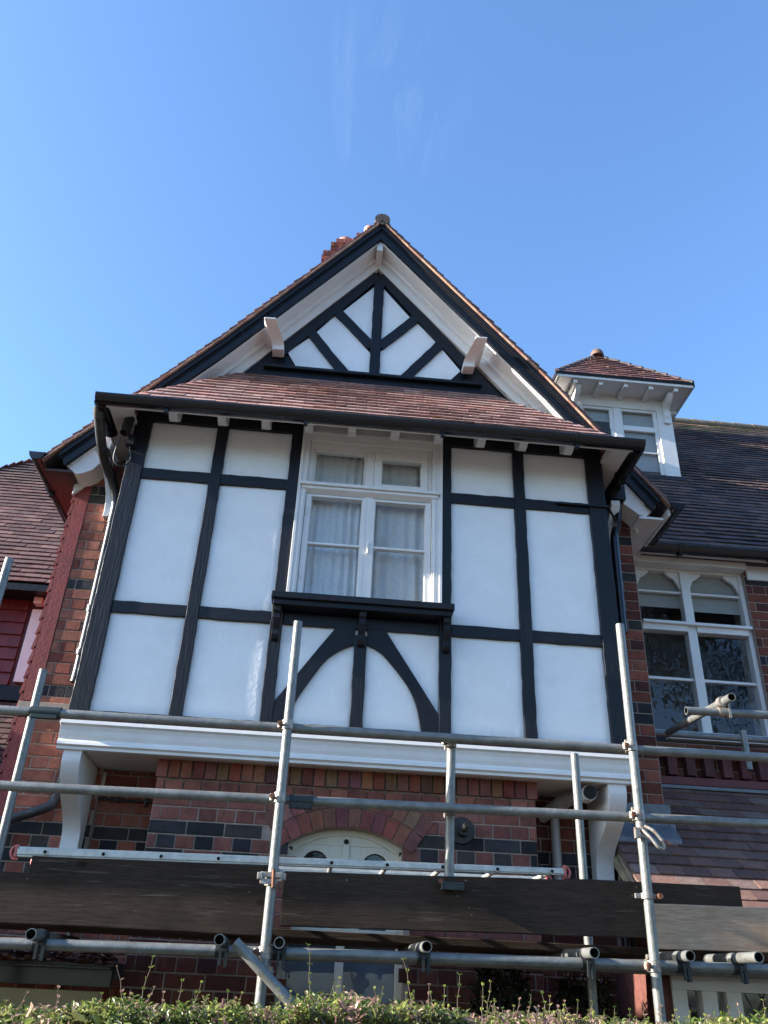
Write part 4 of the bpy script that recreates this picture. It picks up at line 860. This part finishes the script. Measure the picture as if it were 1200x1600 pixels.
coupler((-.155, -1.165, 1.672), Zx, (.78, 0, -.62)); b = MB(); b.tube([(2.425, -.74, 3.236), (2.43, -.69, 3.242)], .030, 14); b.tube([(2.40, -.70, 3.176), (2.46, -.70, 3.177)], .030, 14); b.box(2.455, 2.47, -.73, -.70, 3.14, 3.24); b.build('coupler', CLAMP, SC)
b = MB(); 
for z in (2.075, 2.045): b.tube([(-.174, yF, z-.012), (-.174, yF, z+.012)], .031, 14); b.box(-.225, -.12, yF-.045, yF-.030, z-.010, z+.014, mi=0)
b.tube([(-.165, yF-.055, 2.10), (-.160, yF-.06, 2.02)], .009, 8, mi=1); b.tube([(-.13, yF-.05, 2.035), (-.13, yF-.02, 2.035)], .018, 6, mi=1); b.box(-.24, -.215, yF-.05, yF-.02, 2.055, 2.085); b.box(-.13, -.105, yF-.05, yF-.02, 2.055, 2.085); b.build('coupler', [CLAMP, RUST], SC, .002)
b = MB(); b.tube([(1.660, yF, 2.065), (1.660, yF, 2.09)], .031, 14); b.box(1.60, 1.72, yF-.006, yF+.006, 2.066, 2.088); b.tube([(1.715, yF-.04, 2.077), (1.715, yF+.03, 2.077)], .014, 6, mi=1); b.build('coupler', [CLAMP, RUST], SC, .001)
b = MB()      # open coupler hanging on the right standard
b.tube([(1.665, yF, 2.345), (1.665, yF, 2.395)], .032, 14); b.box(1.62, 1.645, yF-.045, yF-.02, 2.34, 2.39)
b.tube(bend([(1.675, yF-.035, 2.40), (1.71, yF-.055, 2.375), (1.745, yF-.06, 2.33), (1.755, yF-.055, 2.295)]), .009, 8); b.tube(bend([(1.655, yF-.035, 2.385), (1.69, yF-.06, 2.34), (1.72, yF-.065, 2.30), (1.75, yF-.055, 2.29)]), .009, 8)
b.tube([(1.735, yF-.06, 2.335), (1.785, yF-.065, 2.315)], .006, 8, mi=1); b.tube([(1.74, yF-.055, 2.325), (1.75, yF-.055, 2.34)], .014, 6); b.build('open_coupler', [CLAMP, RUST], SC)
b = MB(); b.tube([(-1.50, yR, 2.801), (-1.345, yR, 2.802)], .0305, 16); b.box(-1.49, -1.355, yR-.03, yR-.005, 2.765, 2.785); b.build('sleeve_coupler', mat('dark_green_sleeve', (.02, .035, .035), .5, .3), SC, .002)
b = MB(); b.tube([(-.125, yR, 2.4385), (-.005, yR, 2.44)], .031, 16); b.box(-.125, -.005, yR-.032, yR-.012, 2.395, 2.425); [b.tube([(xx, yR-.045, 2.408), (xx, yR-.02, 2.408)], .014, 6) for xx in (-.095, -.035)]; b.build('sleeve_coupler', DKSTEEL, SC, .002)
b = MB(); b.tube([(.700, -1.02, 2.065), (.70, -1.02, 2.09), (.70, -1.02, 2.10)], [.062, .05, .03], 16); b.tube([(.655, -1.07, 2.105), (.655, -1.03, 2.105)], .012, 8, mi=1); b.box(.655, .765, -1.10, -1.07, 2.062, 2.10); b.build('base_clip', [DKSTEEL, RUST], SC, .004)
# boards
def board(label, x0, x1, y, z0, z1, m_, s0=0, s1=0, th=.038):
    b = MB(); n = max(2, int((x1-x0)/.12)); A = []; B_ = []
    for i in range(n+1):
        t = i/n; x = x0+(x1-x0)*t; A.append((x, z1+(s1)*t+jit(.0012))); B_.append((x, z0+(s0)*t+jit(.0012)))
    band(b, A, B_, y, y+th); return tag(b.build('scaffold_board', m_, None, .004), label, 'scaffold board', 'weathered planks on the scaffold')
board('grey brown toe board running off the left edge, left of the near left scaffold tube', -3.4, -.185, -1.055, 1.825, 2.043, BOARD)
board('almost black plank standing behind the left toe board, under the ladder', -1.35, -.19, -1.0, 1.84, 2.125, BOARD, 0, .015)
board('longest dark brown toe board between the two tall front scaffold tubes', -.118, 1.678, -1.052, 1.871, 2.112, BOARD, .03, .042)
board('pale tan toe board running off the right edge of the picture', 1.70, 3.6, -1.052, 1.855, 2.056, BOARDL, .03, .03)
board('short blackened plank end sticking out above the pale toe board', 1.30, 2.215, -1.0, 2.0, 2.158, BOARD, 0, .006)
for i, y in enumerate((-.80, -.57, -.34)):
    b = MB(); b.box(-3.4, 3.6, y, y+.222, 1.835+.002*i, 1.873+.002*i); tag(b.build('scaffold_board', BOARD, None, .004), ['front plank of the walking deck, seen from below behind the toe boards', 'middle plank of the walking deck, seen from below', 'back plank of the walking deck, nearest the brick wall'][i], 'scaffold board', 'weathered planks on the scaffold')
# ladder lying flat on the toe boards
LD = thing('ladder', 'silver aluminium ladder lying on its side along the toe boards, with faded red end caps', 'ladder')
for y in (-.985, -.62):
    b = MB(); b.prism([(-1.43, 2.118), (1.30, 2.172), (1.30, 2.206), (-1.43, 2.166)], y, y+.028); b.prism([(-1.43, 2.128), (1.30, 2.178), (1.30, 2.198), (-1.43, 2.156)], y-.006, y-.0005); b.build('stile', ALU, LD, .004)
for i in range(10):
    x = -1.294+.281*i; z = 2.145+(x+1.294)*.0165
    b = MB(); b.tube([(x, -.998, z), (x, -.62, z)], .0125, 12, hollow=.7); b.tube([(x, -.9925, z), (x, -.9915, z)], .0095, 12, mi=1); b.build('rung', [ALU, HOLE], LD)
for x, s in ((-1.43, -1), (1.30, 1)):
    for y in (-.985, -.62):
        z = 2.142 if x < 0 else 2.189
        b = MB(); b.tube(bend([(x, y+.014, z+.026), (x+s*.02, y+.014, z+.024), (x+s*.034, y+.014, z), (x+s*.02, y+.014, z-.030), (x-s*.005, y+.014, z-.032)]), .0075, 8); b.box(min(x, x+s*.012), max(x, x+s*.012), y-.007, y+.032, z-.026, z+.026); b.build('end_cap', PINKCAP, LD, .002)

# ================================================================ HEDGE
HG = thing('hedge', 'leafy green and bronze hedge with upright shoots in front of the scaffolding', 'hedge')
def htop(x): return 1.556+.018*x+.020*math.sin(x*3.1+1)+.014*math.sin(x*7.7)+.010*math.sin(x*17)
GR = [(.10, .15, .028), (.16, .20, .045), (.065, .10, .022), (.27, .30, .08), (.14, .155, .055)]
BZ = [(.30, .19, .15), (.2, .11, .11), (.42, .30, .23), (.30, .27, .12)]
def leaf(m, p, d, up, L_, w, col):
    d = d.normalized(); s = d.cross(up); s = s.normalized() if s.length > 1e-3 else Vector((1, 0, 0)); n = s.cross(d); p = Vector(p)
    f = .22*w
    V = [p, p+d*L_*.28+s*w*.42+n*f, p+d*L_*.68+s*w*.36+n*f, p+d*L_-n*L_*.12, p+d*L_*.68-s*w*.36+n*f, p+d*L_*.28-s*w*.42+n*f, p+d*L_*.28, p+d*L_*.68-n*L_*.03]
    m.add(V, [(0, 1, 6), (1, 2, 7, 6), (2, 3, 7), (7, 3, 4), (6, 7, 4, 5), (0, 6, 5)], col)
m = MB(); st = MB()
def rv(): return Vector((R_.gauss(0, 1), R_.gauss(0, 1), R_.gauss(0, 1))).normalized()
HY0, HY1 = -2.35, -1.72
def bronze(x): return .2+.28*math.sin(x*1.3+.5)**2*(1 if abs(x) > .5 else .5)
def hleaf(x, y, z, k=1):
    col = R_.choice(BZ if R_.random() < bronze(x) else GR); q = R_.uniform(.7, 1.25); col = tuple(c*q for c in col)
    d = Vector((jit(1), jit(1), R_.uniform(-.1, 1.2))); leaf(m, (x, y, z), d, rv(), R_.uniform(.026, .048)*k, R_.uniform(.013, .021)*k, col)
def sprig(p, d, n, k, cc=None):
    """a twig with opposite leaves, smaller towards its tip"""
    p = Vector(p); d = d.normalized(); pts = [p]; a = R_.uniform(0, 3.14)
    pal = BZ if R_.random() < bronze(p.x) else GR; c0 = R_.choice(pal)
    for i in range(n):
        d = (d+rv()*.10+Vector((0, 0, .05))).normalized(); p = p+d*R_.uniform(.010, .016); pts.append(p); a += 1.5+jit(.3)
        u = d.cross(Vector((0, .3, 1))).normalized(); w = d.cross(u)
        for s_ in (1, -1):
            if R_.random() < .1: continue
            q = R_.uniform(.75, 1.25); t = i/n; ld = (u*math.cos(a)+w*math.sin(a))*s_+d*R_.uniform(.4, .9)
            leaf(m, p, ld, d, R_.uniform(.030, .046)*k*(1-.4*t), R_.uniform(.015, .022)*k*(1-.3*t), tuple(c*q for c in c0))
    st.tube(pts, [.0022]*len(pts), 4, caps=False)
for i in range(3900):
    x = R_.uniform(-2.3, 3.0); y = R_.uniform(HY0, HY1); n = R_.randint(3, 8); z = htop(x)-.035-n*.008-abs(R_.gauss(0, .022))
    sprig((x, y, z), Vector((jit(.55), jit(.55)-.15, 1)), n, R_.uniform(.8, 1.25))
for i in range(7000):
    x = R_.uniform(-2.3, 3.0); y = R_.uniform(HY0, HY1); z = htop(x)-.05-abs(R_.gauss(0, .05)); hleaf(x, y, z)
for i in range(9000):      # front and back faces, down to the ground
    x = R_.uniform(-2.3, 3.0); z = R_.uniform(.05, 1.5); y = R_.choice((HY0, HY1))+R_.gauss(0, .03); hleaf(x, y, z, 1.5)
def shoot(x, y, h, lean=0, big=1.):
    z0 = htop(x)-.06; n = max(4, int(h/.022)); pts = []
    for i in range(n+1): t = i/n; pts.append(Vector((x+lean*t*t*h+.004*math.sin(t*9), y+.02*t*h, z0+t*(h+.06))))
    st.tube(pts, [.0022*(1-.6*i/n) for i in range(n+1)], 5)
    col0 = R_.choice(GR[:2]+[GR[3]]+BZ[:1])
    for i in range(1, n+1, 1):
        p = pts[i]; a = R_.uniform(0, 3.14) if i % 2 else 1.57+jit(.5)
        for s in (1, -1):
            if R_.random() < .12: continue
            d = Vector((s*math.cos(a), s*math.sin(a)*.7, R_.uniform(.5, 1.0))); q = R_.uniform(.8, 1.2)
            leaf(m, p, d, Vector((0, 0, 1)), R_.uniform(.016, .028)*big*(1-.35*i/n), .011*big, tuple(c*q for c in col0))
for (px_x, h, ln) in ((-.86, .07, -.2), (-.62, .10, -.5), (-.55, .14, .1), (-.44, .08, 0), (-.36, .07, .2), (.045, .17, -.15), (.13, .05, .2), (.40, .13, -.3), (.47, .06, 0), (.53, .07, 0), (.60, .13, .05), (.665, .10, 0), (.70, .11, .12), (.92, .06, -.3), (1.28, .05, .3), (1.33, .06, -.1), (1.75, .05, 0)):
    shoot(px_x, -2.0+jit(.15), h, ln, 1.05)
for i in range(120): shoot(R_.uniform(-2.2, 2.9), R_.uniform(HY0, HY1), R_.uniform(.01, .05), jit(.6), .95)
for i in range(60):
    x = R_.uniform(-2.3, 3.0); y = R_.uniform(HY0+.15, HY1-.15); st.tube([(x, y, 0), (x+jit(.1), y+jit(.1), .7), (x+jit(.2), y+jit(.15), 1.4)], [.012, .008, .004], 6)
m.build('leaves', LEAF, HG); st.build('stems', TWIG, HG)
b = MB(); b.box(-2.3, 3.0, HY0+.09, HY1-.09, .15, 1.42); b.build('dense_twigs', mat('hedge_core', (.018, .022, .010), .95, nscale=30, namt=.5, bump=.03, bscale=40), HG)

# dark shrubs against the wall, behind the scaffold
for k, (x, y, h, w, lab) in enumerate(((1.12, -.22, 1.78, .26, 'left one of the two dark bushy shrubs under the right end of the bay'), (1.62, -.12, 1.72, .30, 'right one of the two dark bushy shrubs under the right end of the bay'))):
    SH = thing('shrub', lab, 'shrub', 'dark shrubs under the bay'); b = MB(); b2 = MB()
    for i in range(7): b2.tube([(x+jit(.05), y+jit(.05), 0), (x+jit(w*.5), y+jit(w*.4), h*.6), (x+jit(w*.8), y+jit(w*.5), h*.93)], [.014, .009, .004], 5)
    for i in range(3800):
        z = h*R_.random()**.8; rr = w*(1.05-.55*(z/h)**3)*R_.random()**.4; a = R_.uniform(0, 6.3)
        leaf(b, (x+rr*math.cos(a), y+rr*.75*math.sin(a), z), rv()+Vector((0, 0, .6)), rv(), R_.uniform(.04, .08), R_.uniform(.010, .018), tuple(q*R_.uniform(.6, 1.3) for q in (.022, .034, .014)))
    b.build('leaves', LEAF, SH); b2.build('stems', TWIG, SH)

# ================================================================ TREES ACROSS THE STREET (out of view, some mirrored in the window glass)
TREES = {}
def tree(name, label, cat, x, y, h, crown, rad_, leaves, pal):
    T = thing(name, label, cat, 'trees across the street, some mirrored in the window glass, some added to cut low sky light'); T.location = (x, y, 0)
    b = MB(); ends = []
    def br(p, d, ln, r, k):
        q = p+d*ln; b.tube([p, p+d*ln*.5+rv()*ln*.05, q], [r, r*.8, r*.6], 6, caps=False)
        if k == 0: ends.append(q); return
        for i in range(3): br(q, (d+rv()*.75+Vector((0, 0, .15))).normalized(), ln*.72, r*.58, k-1)
    br(Vector((0, 0, 0)), Vector((0, 0, 1)), h*.3, .22, 5); b.build('trunk', TWIG, T)
    if leaves:
        c = MB()
        for i in range(leaves):
            e = R_.choice(ends); s = rad_*.12; p = e+rv()*R_.random()*rad_*.35; d = rv(); u = rv(); w_ = d.cross(u).normalized(); k = R_.uniform(.10, .22)
            c.add([p-d*k, p+w_*k*.5, p+d*k, p-w_*k*.5], [(0, 1, 2, 3)], R_.choice(pal))
        c.build('crown', LEAF, T)
tree('bare_tree', 'bare branched winter tree mirrored in the bay window', 'tree', 1.5, -20, 21, 5, 3, 0, None)
tree('evergreen_tree', 'dark evergreen tree mirrored in the tall window of the brick wing', 'tree', 12.0, -16.5, 16.5, 5, 5, 16000, [(.03, .05, .02), (.04, .06, .025), (.05, .06, .03)])

ev = bpy.data.objects['evergreen_tree']  # copied into a row added to cut low sky light, also mirrored in glass
for i, (x, y, k, lab) in enumerate(((20, -19, .6, 'evergreen tree across the street added to cut low sky light, far right'), (5.5, -19, .42, 'short evergreen tree added to cut low sky light, right of the bare tree'), (-3.5, -20, .44, 'short evergreen tree added to cut low sky light, left of the bare tree'),
                                    (-11, -18, .5, 'evergreen tree across the street added to cut low sky light, second from the left'), (-19, -19, .5, 'leftmost evergreen tree across the street, added to cut low sky light'))):
    t = ev.copy(); COL.objects.link(t); t.location = (x, y, 0); t.scale = (k*1.5, k*1.5, k); t.rotation_euler = (0, 0, i*1.3); t['label'] = lab
    for ch in list(ev.children):
        c = ch.copy(); COL.objects.link(c); c.parent = t
